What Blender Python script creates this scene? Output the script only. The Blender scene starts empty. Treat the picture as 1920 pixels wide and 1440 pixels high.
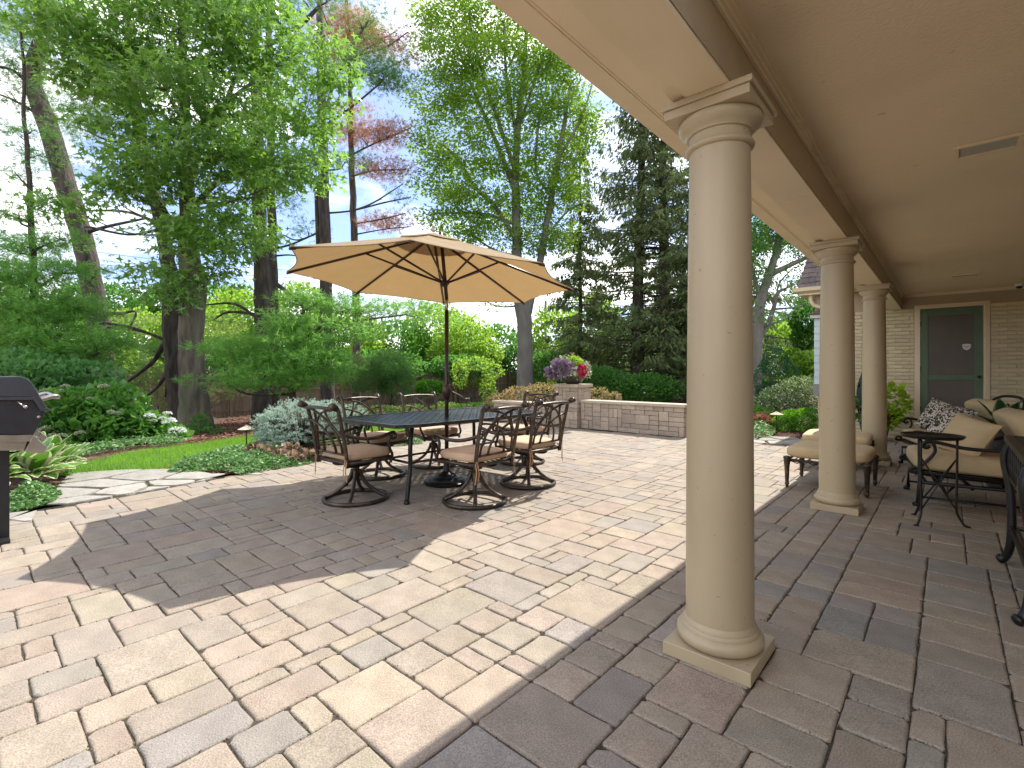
import bpy, math, random
import numpy as np
from mathutils import Vector, Matrix, Euler
random.seed(7); rng = np.random.default_rng(7)
sc = bpy.context.scene
col = sc.collection
R = math.radians

# ------------------------------------------------------------------ camera, world, sun
FPX, HY, HC, YAW = 918.0, 697.0, 1.2, R(41.74)     # focal length and horizon for a 1920 px wide frame
cam_d = bpy.data.cameras.new('camera'); cam = bpy.data.objects.new('camera', cam_d); col.objects.link(cam)
cam.location = (0, 0, HC); cam.rotation_euler = (R(90), 0, YAW)
cam_d.sensor_width = 36; cam_d.lens = 36 * FPX / 1920; cam_d.shift_y = -23 / 1920
cam_d.clip_start = .05; cam_d.clip_end = 2000
sc.camera = cam
KX, KY = .06, .72                                   # sun: shadow of a point one metre up falls (KX, -KY) away
sun_d = bpy.data.lights.new('sun', 'SUN'); sun = bpy.data.objects.new('sun', sun_d); col.objects.link(sun)
sun.rotation_euler = Vector((-KX, KY, 1)).to_track_quat('Z', 'Y').to_euler()
sun_d.energy = 2.0; sun_d.angle = R(.5); sun_d.color = (1, .96, .90)
w = bpy.data.worlds.new('World'); sc.world = w; w.use_nodes = True
nt = w.node_tree; N = nt.nodes; L = nt.links
for n in list(N): N.remove(n)
sky = N.new('ShaderNodeTexSky'); sky.sky_type = 'NISHITA'; sky.sun_disc = False
sky.sun_elevation = math.atan2(1, math.hypot(KX, KY)); sky.sun_rotation = math.atan2(-KX, KY)
sky.air_density = 1.0; sky.dust_density = 1.2; sky.ozone_density = 1.5
bg1 = N.new('ShaderNodeBackground'); bg1.inputs[1].default_value = .062
bg2 = N.new('ShaderNodeBackground'); bg2.inputs[0].default_value = (1, .965, .915, 1); bg2.inputs[1].default_value = .84
tc = N.new('ShaderNodeTexCoord'); mp = N.new('ShaderNodeMapping'); mp.inputs['Scale'].default_value = (1.5, 1.5, 4.2)
mp.inputs['Location'].default_value = (3.1, 1.7, .4)
nz = N.new('ShaderNodeTexNoise'); nz.inputs['Scale'].default_value = 1.35; nz.inputs['Detail'].default_value = 9; nz.inputs['Roughness'].default_value = .56
rp = N.new('ShaderNodeValToRGB'); rp.color_ramp.elements[0].position = .45; rp.color_ramp.elements[1].position = .66
rp.color_ramp.elements[0].color = (.10, .10, .10, 1); rp.color_ramp.elements[1].color = (1, 1, 1, 1)
mxs = N.new('ShaderNodeMixShader'); wo = N.new('ShaderNodeOutputWorld')
L.new(tc.outputs['Generated'], mp.inputs[0]); L.new(mp.outputs[0], nz.inputs[0]); L.new(nz.outputs[0], rp.inputs[0])
tn = N.new('ShaderNodeMix'); tn.data_type = 'RGBA'; tn.blend_type = 'MULTIPLY'; tn.inputs['Factor'].default_value = 1; tn.inputs['B'].default_value = (.58, .76, 1.08, 1)
L.new(sky.outputs[0], tn.inputs['A']); L.new(tn.outputs['Result'], bg1.inputs[0]); L.new(rp.outputs[0], mxs.inputs[0]); L.new(bg1.outputs[0], mxs.inputs[1]); L.new(bg2.outputs[0], mxs.inputs[2])
L.new(mxs.outputs[0], wo.inputs[0])
sc.view_settings.view_transform = 'Standard'; sc.view_settings.look = 'None'
sc.view_settings.gamma = 1; sc.view_settings.use_curve_mapping = False; sc.view_settings.exposure = 1.95
sc.render.engine = 'CYCLES'
sc.cycles.max_bounces = 10; sc.cycles.diffuse_bounces = 7; sc.cycles.transparent_max_bounces = 16
sc.cycles.sample_clamp_indirect = 6

# ------------------------------------------------------------------ measuring helpers
FW = np.array([-math.sin(YAW), math.cos(YAW)]); RT = np.array([math.cos(YAW), math.sin(YAW)])
def at(px, py, d):
    """world point seen at a pixel of the 1920x1440 photograph at distance d along the view"""
    l = (px - 960) / FPX * d
    return Vector((d * FW[0] + l * RT[0], d * FW[1] + l * RT[1], HC - (py - HY) * d / FPX))
def terrain(x, y):
    t = min(1, max(0, (-x - 8.5) / 13)); t = t * t * (3 - 2 * t)
    return -.03 - .6 * t
def gp(px, py, dz=0):
    z = 0
    for _ in range(12):
        d = (HC - z) * FPX / max(py - HY, 4); p = at(px, py, d); z = terrain(p.x, p.y)
    return Vector((p.x, p.y, z + dz))

# ------------------------------------------------------------------ materials
def new_mat(name):
    m = bpy.data.materials.new(name); m.use_nodes = True
    n = m.node_tree.nodes; l = m.node_tree.links
    return m, n, l, n['Principled BSDF']
def pm(name, c1, c2=None, scale=6, rough=.6, bump=0, bscale=60, metal=0, spec=.4, detail=5, stretch=None, c3=None, s3=2.0, coat=0, bdist=.01, rnd=0, c4=None, s4=55, t4=.69):
    """procedural material: two tones mixed by noise, optional third stain tone, optional bump"""
    m, n, l, p = new_mat(name)
    tcn = n.new('ShaderNodeTexCoord'); src = tcn.outputs['Object']
    if stretch:
        mm = n.new('ShaderNodeMapping'); mm.inputs['Scale'].default_value = stretch; l.new(src, mm.inputs[0]); src = mm.outputs[0]
    c2 = c2 or tuple(x * .82 for x in c1)
    t = n.new('ShaderNodeTexNoise'); t.inputs['Scale'].default_value = scale; t.inputs['Detail'].default_value = detail; l.new(src, t.inputs[0])
    r = n.new('ShaderNodeValToRGB'); r.color_ramp.elements[0].position = .35; r.color_ramp.elements[1].position = .68
    r.color_ramp.elements[0].color = (*c2, 1); r.color_ramp.elements[1].color = (*c1, 1)
    l.new(t.outputs[0], r.inputs[0]); out = r.outputs[0]
    if c3:
        t3 = n.new('ShaderNodeTexNoise'); t3.inputs['Scale'].default_value = s3; t3.inputs['Detail'].default_value = 6; l.new(src, t3.inputs[0])
        r3 = n.new('ShaderNodeValToRGB'); r3.color_ramp.elements[0].position = .52; r3.color_ramp.elements[1].position = .72
        l.new(t3.outputs[0], r3.inputs[0])
        mx = n.new('ShaderNodeMix'); mx.data_type = 'RGBA'; l.new(r3.outputs[0], mx.inputs['Factor']); l.new(out, mx.inputs['A']); mx.inputs['B'].default_value = (*c3, 1)
        out = mx.outputs['Result']
    if c4:
        t4n = n.new('ShaderNodeTexNoise'); t4n.inputs['Scale'].default_value = s4; t4n.inputs['Detail'].default_value = 3; l.new(tcn.outputs['Object'], t4n.inputs[0])
        r4 = n.new('ShaderNodeValToRGB'); r4.color_ramp.elements[0].position = t4; r4.color_ramp.elements[1].position = t4 + .04; l.new(t4n.outputs[0], r4.inputs[0])
        mx4 = n.new('ShaderNodeMix'); mx4.data_type = 'RGBA'; l.new(r4.outputs[0], mx4.inputs['Factor']); l.new(out, mx4.inputs['A']); mx4.inputs['B'].default_value = (*c4, 1)
        out = mx4.outputs['Result']
    if rnd:
        oi = n.new('ShaderNodeObjectInfo'); hs = n.new('ShaderNodeHueSaturation')
        mr = n.new('ShaderNodeMapRange'); mr.inputs['To Min'].default_value = 1 - rnd; mr.inputs['To Max'].default_value = 1 + rnd
        l.new(oi.outputs['Random'], mr.inputs['Value']); l.new(mr.outputs[0], hs.inputs['Value']); l.new(out, hs.inputs['Color']); out = hs.outputs[0]
    l.new(out, p.inputs['Base Color'])
    p.inputs['Roughness'].default_value = rough; p.inputs['Metallic'].default_value = metal
    p.inputs['Specular IOR Level'].default_value = spec; p.inputs['Coat Weight'].default_value = coat
    if bump:
        b = n.new('ShaderNodeTexNoise'); b.inputs['Scale'].default_value = bscale; b.inputs['Detail'].default_value = 8; l.new(src, b.inputs[0])
        bm = n.new('ShaderNodeBump'); bm.inputs['Strength'].default_value = bump; bm.inputs['Distance'].default_value = bdist
        l.new(b.outputs[0], bm.inputs['Height']); l.new(bm.outputs[0], p.inputs['Normal'])
    return m
def leaf_mat(name, dark, light, trans, tw=.45, rough=.5, accent=None, aprob=.0, clump=1.2, spec=.25):
    """foliage: per-leaf random tone, clump-scale tone, translucency"""
    m, n, l, p = new_mat(name)
    g = n.new('ShaderNodeNewGeometry'); tcn = n.new('ShaderNodeTexCoord')
    t = n.new('ShaderNodeTexNoise'); t.inputs['Scale'].default_value = clump; t.inputs['Detail'].default_value = 2; l.new(tcn.outputs['Object'], t.inputs[0])
    ad = n.new('ShaderNodeMath'); ad.operation = 'MULTIPLY_ADD'; l.new(g.outputs['Random Per Island'], ad.inputs[0]); ad.inputs[1].default_value = .6
    sb = n.new('ShaderNodeMath'); sb.operation = 'MULTIPLY_ADD'; l.new(t.outputs[0], sb.inputs[0]); sb.inputs[1].default_value = 1.3; sb.inputs[2].default_value = -.45
    l.new(sb.outputs[0], ad.inputs[2])
    r = n.new('ShaderNodeValToRGB'); e = r.color_ramp.elements; e[0].position = .1; e[1].position = .9
    e[0].color = (*dark, 1); e[1].color = (*light, 1); l.new(ad.outputs[0], r.inputs[0]); out = r.outputs[0]
    if accent:
        ra = n.new('ShaderNodeMath'); ra.operation = 'MULTIPLY'; l.new(g.outputs['Random Per Island'], ra.inputs[0]); ra.inputs[1].default_value = 17.31
        fr = n.new('ShaderNodeMath'); fr.operation = 'FRACT'; l.new(ra.outputs[0], fr.inputs[0])
        lt = n.new('ShaderNodeMath'); lt.operation = 'LESS_THAN'; l.new(fr.outputs[0], lt.inputs[0]); lt.inputs[1].default_value = aprob
        mx = n.new('ShaderNodeMix'); mx.data_type = 'RGBA'; l.new(lt.outputs[0], mx.inputs['Factor']); l.new(out, mx.inputs['A']); mx.inputs['B'].default_value = (*accent, 1)
        out = mx.outputs['Result']
    l.new(out, p.inputs['Base Color']); p.inputs['Roughness'].default_value = rough; p.inputs['Specular IOR Level'].default_value = spec
    tr = n.new('ShaderNodeBsdfTranslucent')
    mt = n.new('ShaderNodeMix'); mt.data_type = 'RGBA'; mt.inputs['Factor'].default_value = .6; l.new(out, mt.inputs['A']); mt.inputs['B'].default_value = (*trans, 1)
    l.new(mt.outputs['Result'], tr.inputs[0])
    ms = n.new('ShaderNodeMixShader'); ms.inputs[0].default_value = tw
    l.new(p.outputs[0], ms.inputs[1]); l.new(tr.outputs[0], ms.inputs[2]); l.new(ms.outputs[0], n['Material Output'].inputs[0])
    return m
M = {}
M['cream'] = pm('cream_paint', (.76, .625, .435), (.73, .60, .415), 3, .45, .12, 45, c3=(.68, .55, .375), s3=1.1)
M['ceiling'] = pm('ceiling_paint', (.82, .67, .47), (.79, .64, .445), 2, .6, .8, 60, c3=(.74, .59, .40), s3=.9, bdist=.006, c4=(.62, .49, .32), s4=9, t4=.72)
M['column'] = pm('column_paint', (.45, .36, .23), (.425, .34, .215), 3, .38, .06, 80, c3=(.375, .295, .185), s3=2.2, stretch=(1, 1, .3), c4=(.28, .215, .135), s4=46, t4=.70)
M['darktrim'] = pm('taupe_paint', (.42, .325, .205), (.38, .295, .185), 3, .5, .08, 60)
M['brick'] = pm('painted_brick', (.66, .555, .365), (.60, .50, .32), 14, .6, .5, 70, rnd=.10, bdist=.006)
M['mortar'] = pm('painted_mortar', (.60, .50, .33), (.54, .45, .295), 20, .8, .4, 90)
M['green'] = pm('green_door_paint', (.10, .155, .085), (.08, .13, .07), 5, .4)
M['screen'] = pm('screen_mesh', (.10, .078, .055), (.075, .058, .042), 3, .35, .1, 600, spec=.5)
M['glass'] = pm('dark_glass', (.05, .04, .03), (.07, .055, .04), 1.5, .12, spec=.6)
M['bronze'] = pm('bronze_metal', (.085, .062, .045), (.045, .034, .027), 18, .38, .25, 140, metal=.55, spec=.5, c3=(.13, .095, .065), s3=9, bdist=.002)
M['tablem'] = pm('table_metal', (.075, .072, .07), (.04, .038, .038), 18, .33, .2, 150, metal=.5, spec=.6, bdist=.002)
M['blackm'] = pm('black_metal', (.022, .02, .019), (.014, .013, .013), 18, .35, .2, 150, metal=.4, spec=.5, bdist=.002)
M['brownpole'] = pm('brown_pole', (.06, .028, .021), (.04, .02, .015), 8, .35, metal=.2)
M['cushion'] = pm('tan_cushion', (.57, .395, .26), (.52, .355, .23), 7, .85, .5, 420, c3=(.44, .29, .17), s3=2.5, bdist=.003)
M['cushionlt'] = pm('beige_cushion', (.58, .44, .255), (.53, .395, .22), 7, .85, .6, 380, bdist=.003)
M['tie'] = pm('tan_tie', (.45, .27, .14), (.36, .21, .11), 12, .85)
M['chrome'] = pm('steel', (.55, .52, .48), (.42, .38, .34), 9, .28, .1, 90, metal=.9)
M['grillblk'] = pm('grill_black', (.018, .019, .022), (.012, .012, .014), 14, .4, .3, 300, spec=.5)
M['grilllid'] = pm('grill_enamel', (.05, .055, .065), (.035, .038, .045), 200, .3, .2, 500, spec=.6)
M['sand'] = pm('joint_sand', (.075, .06, .042), (.04, .034, .026), 30, .95, .8, 60)
M['wallblk'] = pm('wall_block', (.47, .38, .30), (.37, .30, .24), 9, .85, .9, 40, c3=(.34, .24, .17), s3=4.5, rnd=.16, bdist=.02)
M['blockcore'] = pm('block_joint', (.20, .155, .115), (.14, .11, .085), 20, .95)
M['apron'] = pm('bounce_apron_paving', (.42, .345, .265), (.36, .295, .23), 6, .85, .5, 60)  # pale tone for the added bounce sheet behind the camera
M['cap'] = pm('cap_stone', (.52, .44, .34), (.45, .38, .29), 5, .8, .4, 60, c3=(.40, .33, .25))
M['flag'] = pm('flagstone', (.37, .345, .30), (.27, .25, .215), 5, .85, .8, 26, c3=(.21, .19, .15), s3=3.5, rnd=.14, bdist=.02)
M['moss'] = pm('moss_joint', (.10, .11, .03), (.09, .065, .035), 8, .95, .8, 50)
M['mulch'] = pm('mulch', (.15, .075, .045), (.05, .028, .02), 22, .95, 1, 45, c3=(.21, .13, .09), s3=7, bdist=.04)
M['lawn'] = pm('lawn_soil', (.06, .13, .02), (.045, .09, .018), 4, .9, .6, 80)
M['bark'] = pm('grey_bark', (.26, .215, .155), (.10, .08, .062), 7, .9, 1, 18, stretch=(1, 1, .22), c3=(.22, .23, .14), s3=1.6, bdist=.05)
M['barkd'] = pm('dark_bark', (.13, .10, .08), (.05, .04, .034), 9, .9, 1, 18, stretch=(1, 1, .25), bdist=.05)
M['barkg'] = pm('smooth_grey_bark', (.22, .205, .17), (.14, .13, .11), 4, .85, .6, 14, stretch=(1, 1, .3), bdist=.03)
M['fence'] = pm('weathered_fence', (.24, .185, .125), (.14, .108, .075), 6, .9, .5, 30, stretch=(1, 1, .1), rnd=.22)
M['shingle'] = pm('brown_shingle', (.17, .135, .125), (.11, .09, .085), 10, .9, .8, 60, rnd=.2)
M['siding'] = pm('white_siding', (.62, .70, .72), (.56, .64, .66), 3, .5)
M['greyblock'] = pm('grey_sill', (.32, .33, .31), (.26, .27, .25), 5, .7)
M['white'] = pm('white_plastic', (.72, .70, .66), (.66, .64, .60), 4, .4)
M['lens'] = pm('frosted_lens', (.46, .44, .36), (.40, .38, .31), 4, .3)
M['soil'] = pm('soil', (.04, .028, .02), (.02, .014, .01), 20, .95)
M['pot'] = pm('dark_pot', (.05, .04, .035), (.10, .085, .07), 22, .5, .5, 50)
M['wire'] = pm('cable', (.03, .03, .03), None, 5, .6)
M['pink'] = pm('pink_ribbon', (.75, .12, .16), None, 5, .6)
# foliage
M['l_maple'] = leaf_mat('maple_leaf', (.05, .13, .028), (.20, .38, .07), (.40, .70, .08), .48, .32, accent=(.36, .50, .20), aprob=.13, spec=.6)
M['l_locust'] = leaf_mat('yellow_green_leaf', (0.0708, 0.164, 0.0216), (0.212, 0.38, 0.0421), (0.482, 0.734, 0.0601), .5, .5)
M['l_bg'] = leaf_mat('hedge_leaf', (0.0644, 0.172, 0.0246), (0.242, 0.431, 0.0546), (0.547, 0.805, 0.0819), .5, .55, clump=.55)
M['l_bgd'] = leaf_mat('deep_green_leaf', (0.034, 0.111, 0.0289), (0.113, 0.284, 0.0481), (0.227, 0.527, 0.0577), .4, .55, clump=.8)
M['l_pine'] = leaf_mat('pine_needle', (.06, .14, .04), (.17, .34, .085), (.28, .55, .12), .45, .5)
M['l_pinel'] = leaf_mat('bright_pine_needle', (.09, .22, .045), (.27, .54, .12), (.45, .80, .16), .55, .5)
M['l_pineb'] = leaf_mat('dead_needle', (.34, .17, .09), (.62, .36, .21), (.72, .40, .21), .5, .7)
M['l_pinep'] = leaf_mat('pale_needle', (0.108, 0.144, 0.042), (0.312, 0.348, 0.12), (0.504, 0.552, 0.168), .35, .6)
M['l_spruce'] = leaf_mat('spruce_needle', (.07, .10, .042), (.20, .25, .095), (.30, .42, .11), .35, .6, clump=.6)
M['l_blue'] = leaf_mat('blue_spruce_needle', (.26, .37, .31), (.58, .72, .60), (.55, .70, .52), .3, .6, clump=6, accent=(.20, .12, .07), aprob=.07)
M['l_hyd'] = leaf_mat('hydrangea_leaf', (.045, .14, .03), (.15, .36, .06), (.30, .62, .08), .42, .40, clump=2.5, spec=.5)
M['l_vib'] = leaf_mat('viburnum_leaf', (.05, .15, .045), (.15, .34, .10), (.26, .55, .12), .45, .42, clump=2, spec=.5)
M['l_box'] = leaf_mat('boxwood_leaf', (0.0385, 0.143, 0.0132), (0.132, 0.374, 0.022), (0.286, 0.616, 0.033), .4, .5, clump=4)
M['l_dark'] = leaf_mat('arborvitae_leaf', (0.0113, 0.0588, 0.0223), (0.0376, 0.134, 0.0479), (0.0564, 0.185, 0.0479), .25, .6, clump=3)
M['l_varieg'] = leaf_mat('variegated_leaf', (.05, .12, .03), (.17, .27, .09), (.30, .45, .13), .35, .5, accent=(.62, .60, .44), aprob=.28)
M['l_lime'] = leaf_mat('lime_leaf', (.15, .30, .01), (.34, .50, .03), (.52, .72, .05), .45, .5)
M['l_limeedge'] = leaf_mat('lime_cream_leaf', (.10, .24, .02), (.26, .44, .06), (.45, .65, .09), .4, .5, accent=(.62, .66, .30), aprob=.35)
M['l_heuch'] = leaf_mat('coral_bell_leaf', (.055, .065, .04), (.19, .15, .10), (.30, .20, .10), .3, .4, accent=(.55, .36, .27), aprob=.25, clump=3)
M['l_orange'] = leaf_mat('orange_leaf', (.16, .08, .04), (.42, .20, .12), (.45, .22, .10), .35, .5)
M['l_pachy'] = leaf_mat('ground_cover_leaf', (0.037, 0.132, 0.0314), (0.148, 0.297, 0.0888), (0.222, 0.44, 0.0836), .3, .4, accent=(.38, .50, .27), aprob=.22, clump=3)
M['l_purple'] = leaf_mat('purple_leaf', (.12, .085, .13), (.42, .33, .42), (.25, .12, .22), .25, .35)
M['l_mag'] = leaf_mat('magenta_petal', (.30, .006, .05), (.60, .02, .12), (.7, .03, .12), .3, .5)
M['l_spirea'] = leaf_mat('spirea_leaf', (.13, .13, .035), (.32, .27, .10), (.50, .42, .13), .4, .5, accent=(.50, .25, .20), aprob=.3)
M['l_cream'] = leaf_mat('cream_petal', (.34, .36, .22), (.58, .58, .42), (.5, .5, .35), .25, .6)
M['l_white'] = leaf_mat('white_petal', (.70, .72, .68), (.85, .86, .84), (.7, .7, .65), .25, .6)
M['l_grass'] = leaf_mat('grass_blade', (.09, .22, .018), (.24, .48, .04), (.40, .70, .055), .45, .5, clump=1.5)
M['l_canna'] = leaf_mat('blue_grey_leaf', (.10, .15, .16), (.16, .22, .24), (.12, .2, .12), .2, .4)
M['l_maroon'] = leaf_mat('maroon_leaf', (.03, .008, .008), (.10, .025, .018), (.16, .03, .02), .3, .4)

# paver material: colour stored per corner, fine speckle and bump added
def paver_mat():
    m, n, l, p = new_mat('tumbled_paver')
    at_ = n.new('ShaderNodeAttribute'); at_.attribute_name = 'tone'
    tcn = n.new('ShaderNodeTexCoord')
    t1 = n.new('ShaderNodeTexNoise'); t1.inputs['Scale'].default_value = 190; t1.inputs['Detail'].default_value = 4; l.new(tcn.outputs['Object'], t1.inputs[0])
    t2 = n.new('ShaderNodeTexNoise'); t2.inputs['Scale'].default_value = 7; t2.inputs['Detail'].default_value = 6; l.new(tcn.outputs['Object'], t2.inputs[0])
    r1 = n.new('ShaderNodeMapRange'); r1.inputs['From Min'].default_value = .3; r1.inputs['From Max'].default_value = .7; r1.inputs['To Min'].default_value = .66; r1.inputs['To Max'].default_value = 1.36; l.new(t1.outputs[0], r1.inputs['Value'])
    r2 = n.new('ShaderNodeMapRange'); r2.inputs['From Min'].default_value = .3; r2.inputs['From Max'].default_value = .7; r2.inputs['To Min'].default_value = .85; r2.inputs['To Max'].default_value = 1.13; l.new(t2.outputs[0], r2.inputs['Value'])
    mu = n.new('ShaderNodeMath'); mu.operation = 'MULTIPLY'; l.new(r1.outputs[0], mu.inputs[0]); l.new(r2.outputs[0], mu.inputs[1])
    vm = n.new('ShaderNodeVectorMath'); vm.operation = 'SCALE'; l.new(at_.outputs['Color'], vm.inputs[0]); l.new(mu.outputs[0], vm.inputs['Scale'])
    t3 = n.new('ShaderNodeTexNoise'); t3.inputs['Scale'].default_value = 2.3; t3.inputs['Detail'].default_value = 5; gm = n.new('ShaderNodeNewGeometry'); l.new(gm.outputs['Position'], t3.inputs[0])
    r3 = n.new('ShaderNodeMapRange'); r3.inputs['From Min'].default_value = .5; r3.inputs['From Max'].default_value = .75; r3.inputs['To Max'].default_value = .45; l.new(t3.outputs[0], r3.inputs['Value'])
    mx = n.new('ShaderNodeMix'); mx.data_type = 'RGBA'; l.new(r3.outputs[0], mx.inputs['Factor']); l.new(vm.outputs[0], mx.inputs['A']); mx.inputs['B'].default_value = (.27, .235, .20, 1)
    l.new(mx.outputs['Result'], p.inputs['Base Color']); p.inputs['Roughness'].default_value = .82; p.inputs['Specular IOR Level'].default_value = .3
    ad = n.new('ShaderNodeMath'); ad.operation = 'ADD'; l.new(t1.outputs[0], ad.inputs[0]); l.new(t2.outputs[0], ad.inputs[1])
    b = n.new('ShaderNodeBump'); b.inputs['Strength'].default_value = .55; b.inputs['Distance'].default_value = .005; l.new(ad.outputs[0], b.inputs['Height']); l.new(b.outputs[0], p.inputs['Normal'])
    return m
M['paver'] = paver_mat()
def fabric_mat():
    m, n, l, p = new_mat('canopy_fabric')
    tcn = n.new('ShaderNodeTexCoord'); t = n.new('ShaderNodeTexNoise'); t.inputs['Scale'].default_value = 3; t.inputs['Detail'].default_value = 8; l.new(tcn.outputs['Object'], t.inputs[0])
    r = n.new('ShaderNodeValToRGB'); r.color_ramp.elements[0].position = .3; r.color_ramp.elements[1].position = .7
    r.color_ramp.elements[0].color = (.34, .25, .135, 1); r.color_ramp.elements[1].color = (.43, .325, .185, 1); l.new(t.outputs[0], r.inputs[0])
    l.new(r.outputs[0], p.inputs['Base Color']); p.inputs['Roughness'].default_value = .85
    tr = n.new('ShaderNodeBsdfTranslucent'); tr.inputs[0].default_value = (.31, .19, .075, 1)
    b = n.new('ShaderNodeTexNoise'); b.inputs['Scale'].default_value = 260; l.new(tcn.outputs['Object'], b.inputs[0])
    t2 = n.new('ShaderNodeTexNoise'); t2.inputs['Scale'].default_value = 9; l.new(tcn.outputs['Object'], t2.inputs[0])
    ad = n.new('ShaderNodeMath'); ad.operation = 'MULTIPLY_ADD'; l.new(t2.outputs[0], ad.inputs[0]); ad.inputs[1].default_value = 4; l.new(b.outputs[0], ad.inputs[2])
    bp = n.new('ShaderNodeBump'); bp.inputs['Strength'].default_value = .4; bp.inputs['Distance'].default_value = .004; l.new(ad.outputs[0], bp.inputs['Height']); l.new(bp.outputs[0], p.inputs['Normal'])
    ms = n.new('ShaderNodeMixShader'); ms.inputs[0].default_value = .42
    l.new(p.outputs[0], ms.inputs[1]); l.new(tr.outputs[0], ms.inputs[2]); l.new(ms.outputs[0], n['Material Output'].inputs[0])
    return m
M['canopy'] = fabric_mat()
def pillow_mat():
    m, n, l, p = new_mat('ikat_fabric')
    tcn = n.new('ShaderNodeTexCoord'); wv = n.new('ShaderNodeTexWave'); wv.wave_type = 'RINGS'; wv.inputs['Scale'].default_value = 9; wv.inputs['Distortion'].default_value = 14; wv.inputs['Detail Scale'].default_value = 2.2
    l.new(tcn.outputs['Object'], wv.inputs[0])
    vo = n.new('ShaderNodeTexVoronoi'); vo.inputs['Scale'].default_value = 13; l.new(tcn.outputs['Object'], vo.inputs[0])
    lt = n.new('ShaderNodeMath'); lt.operation = 'LESS_THAN'; l.new(vo.outputs['Distance'], lt.inputs[0]); lt.inputs[1].default_value = .26
    r = n.new('ShaderNodeValToRGB'); r.color_ramp.elements[0].position = .5; r.color_ramp.elements[1].position = .56
    r.color_ramp.elements[0].color = (.035, .025, .022, 1); r.color_ramp.elements[1].color = (.55, .48, .39, 1); l.new(wv.outputs[0], r.inputs[0])
    mx = n.new('ShaderNodeMix'); mx.data_type = 'RGBA'; l.new(lt.outputs[0], mx.inputs['Factor']); l.new(r.outputs[0], mx.inputs['A']); mx.inputs['B'].default_value = (.03, .022, .02, 1)
    l.new(mx.outputs['Result'], p.inputs['Base Color']); p.inputs['Roughness'].default_value = .85
    return m
M['ikat'] = pillow_mat()
def hosta_mat(name, inner, edge):
    m, n, l, p = new_mat(name)
    a = n.new('ShaderNodeAttribute'); a.attribute_name = 'rim'
    tcn = n.new('ShaderNodeTexCoord'); t = n.new('ShaderNodeTexNoise'); t.inputs['Scale'].default_value = 9; l.new(tcn.outputs['Object'], t.inputs[0])
    ad = n.new('ShaderNodeMath'); ad.operation = 'MULTIPLY_ADD'; l.new(t.outputs[0], ad.inputs[0]); ad.inputs[1].default_value = .5; l.new(a.outputs['Fac'], ad.inputs[2])
    r = n.new('ShaderNodeValToRGB'); r.color_ramp.elements[0].position = .88; r.color_ramp.elements[1].position = 1.0
    r.color_ramp.elements[0].color = (*inner, 1); r.color_ramp.elements[1].color = (*edge, 1); l.new(ad.outputs[0], r.inputs[0])
    l.new(r.outputs[0], p.inputs['Base Color']); p.inputs['Roughness'].default_value = .4
    tr = n.new('ShaderNodeBsdfTranslucent'); l.new(r.outputs[0], tr.inputs[0]); ms = n.new('ShaderNodeMixShader'); ms.inputs[0].default_value = .35
    l.new(p.outputs[0], ms.inputs[1]); l.new(tr.outputs[0], ms.inputs[2]); l.new(ms.outputs[0], n['Material Output'].inputs[0])
    return m
M['hosta'] = hosta_mat('hosta_leaf', (.12, .28, .03), (.62, .62, .38))
M['snake'] = hosta_mat('rubber_leaf', (.02, .07, .035), (.16, .26, .07))

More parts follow.
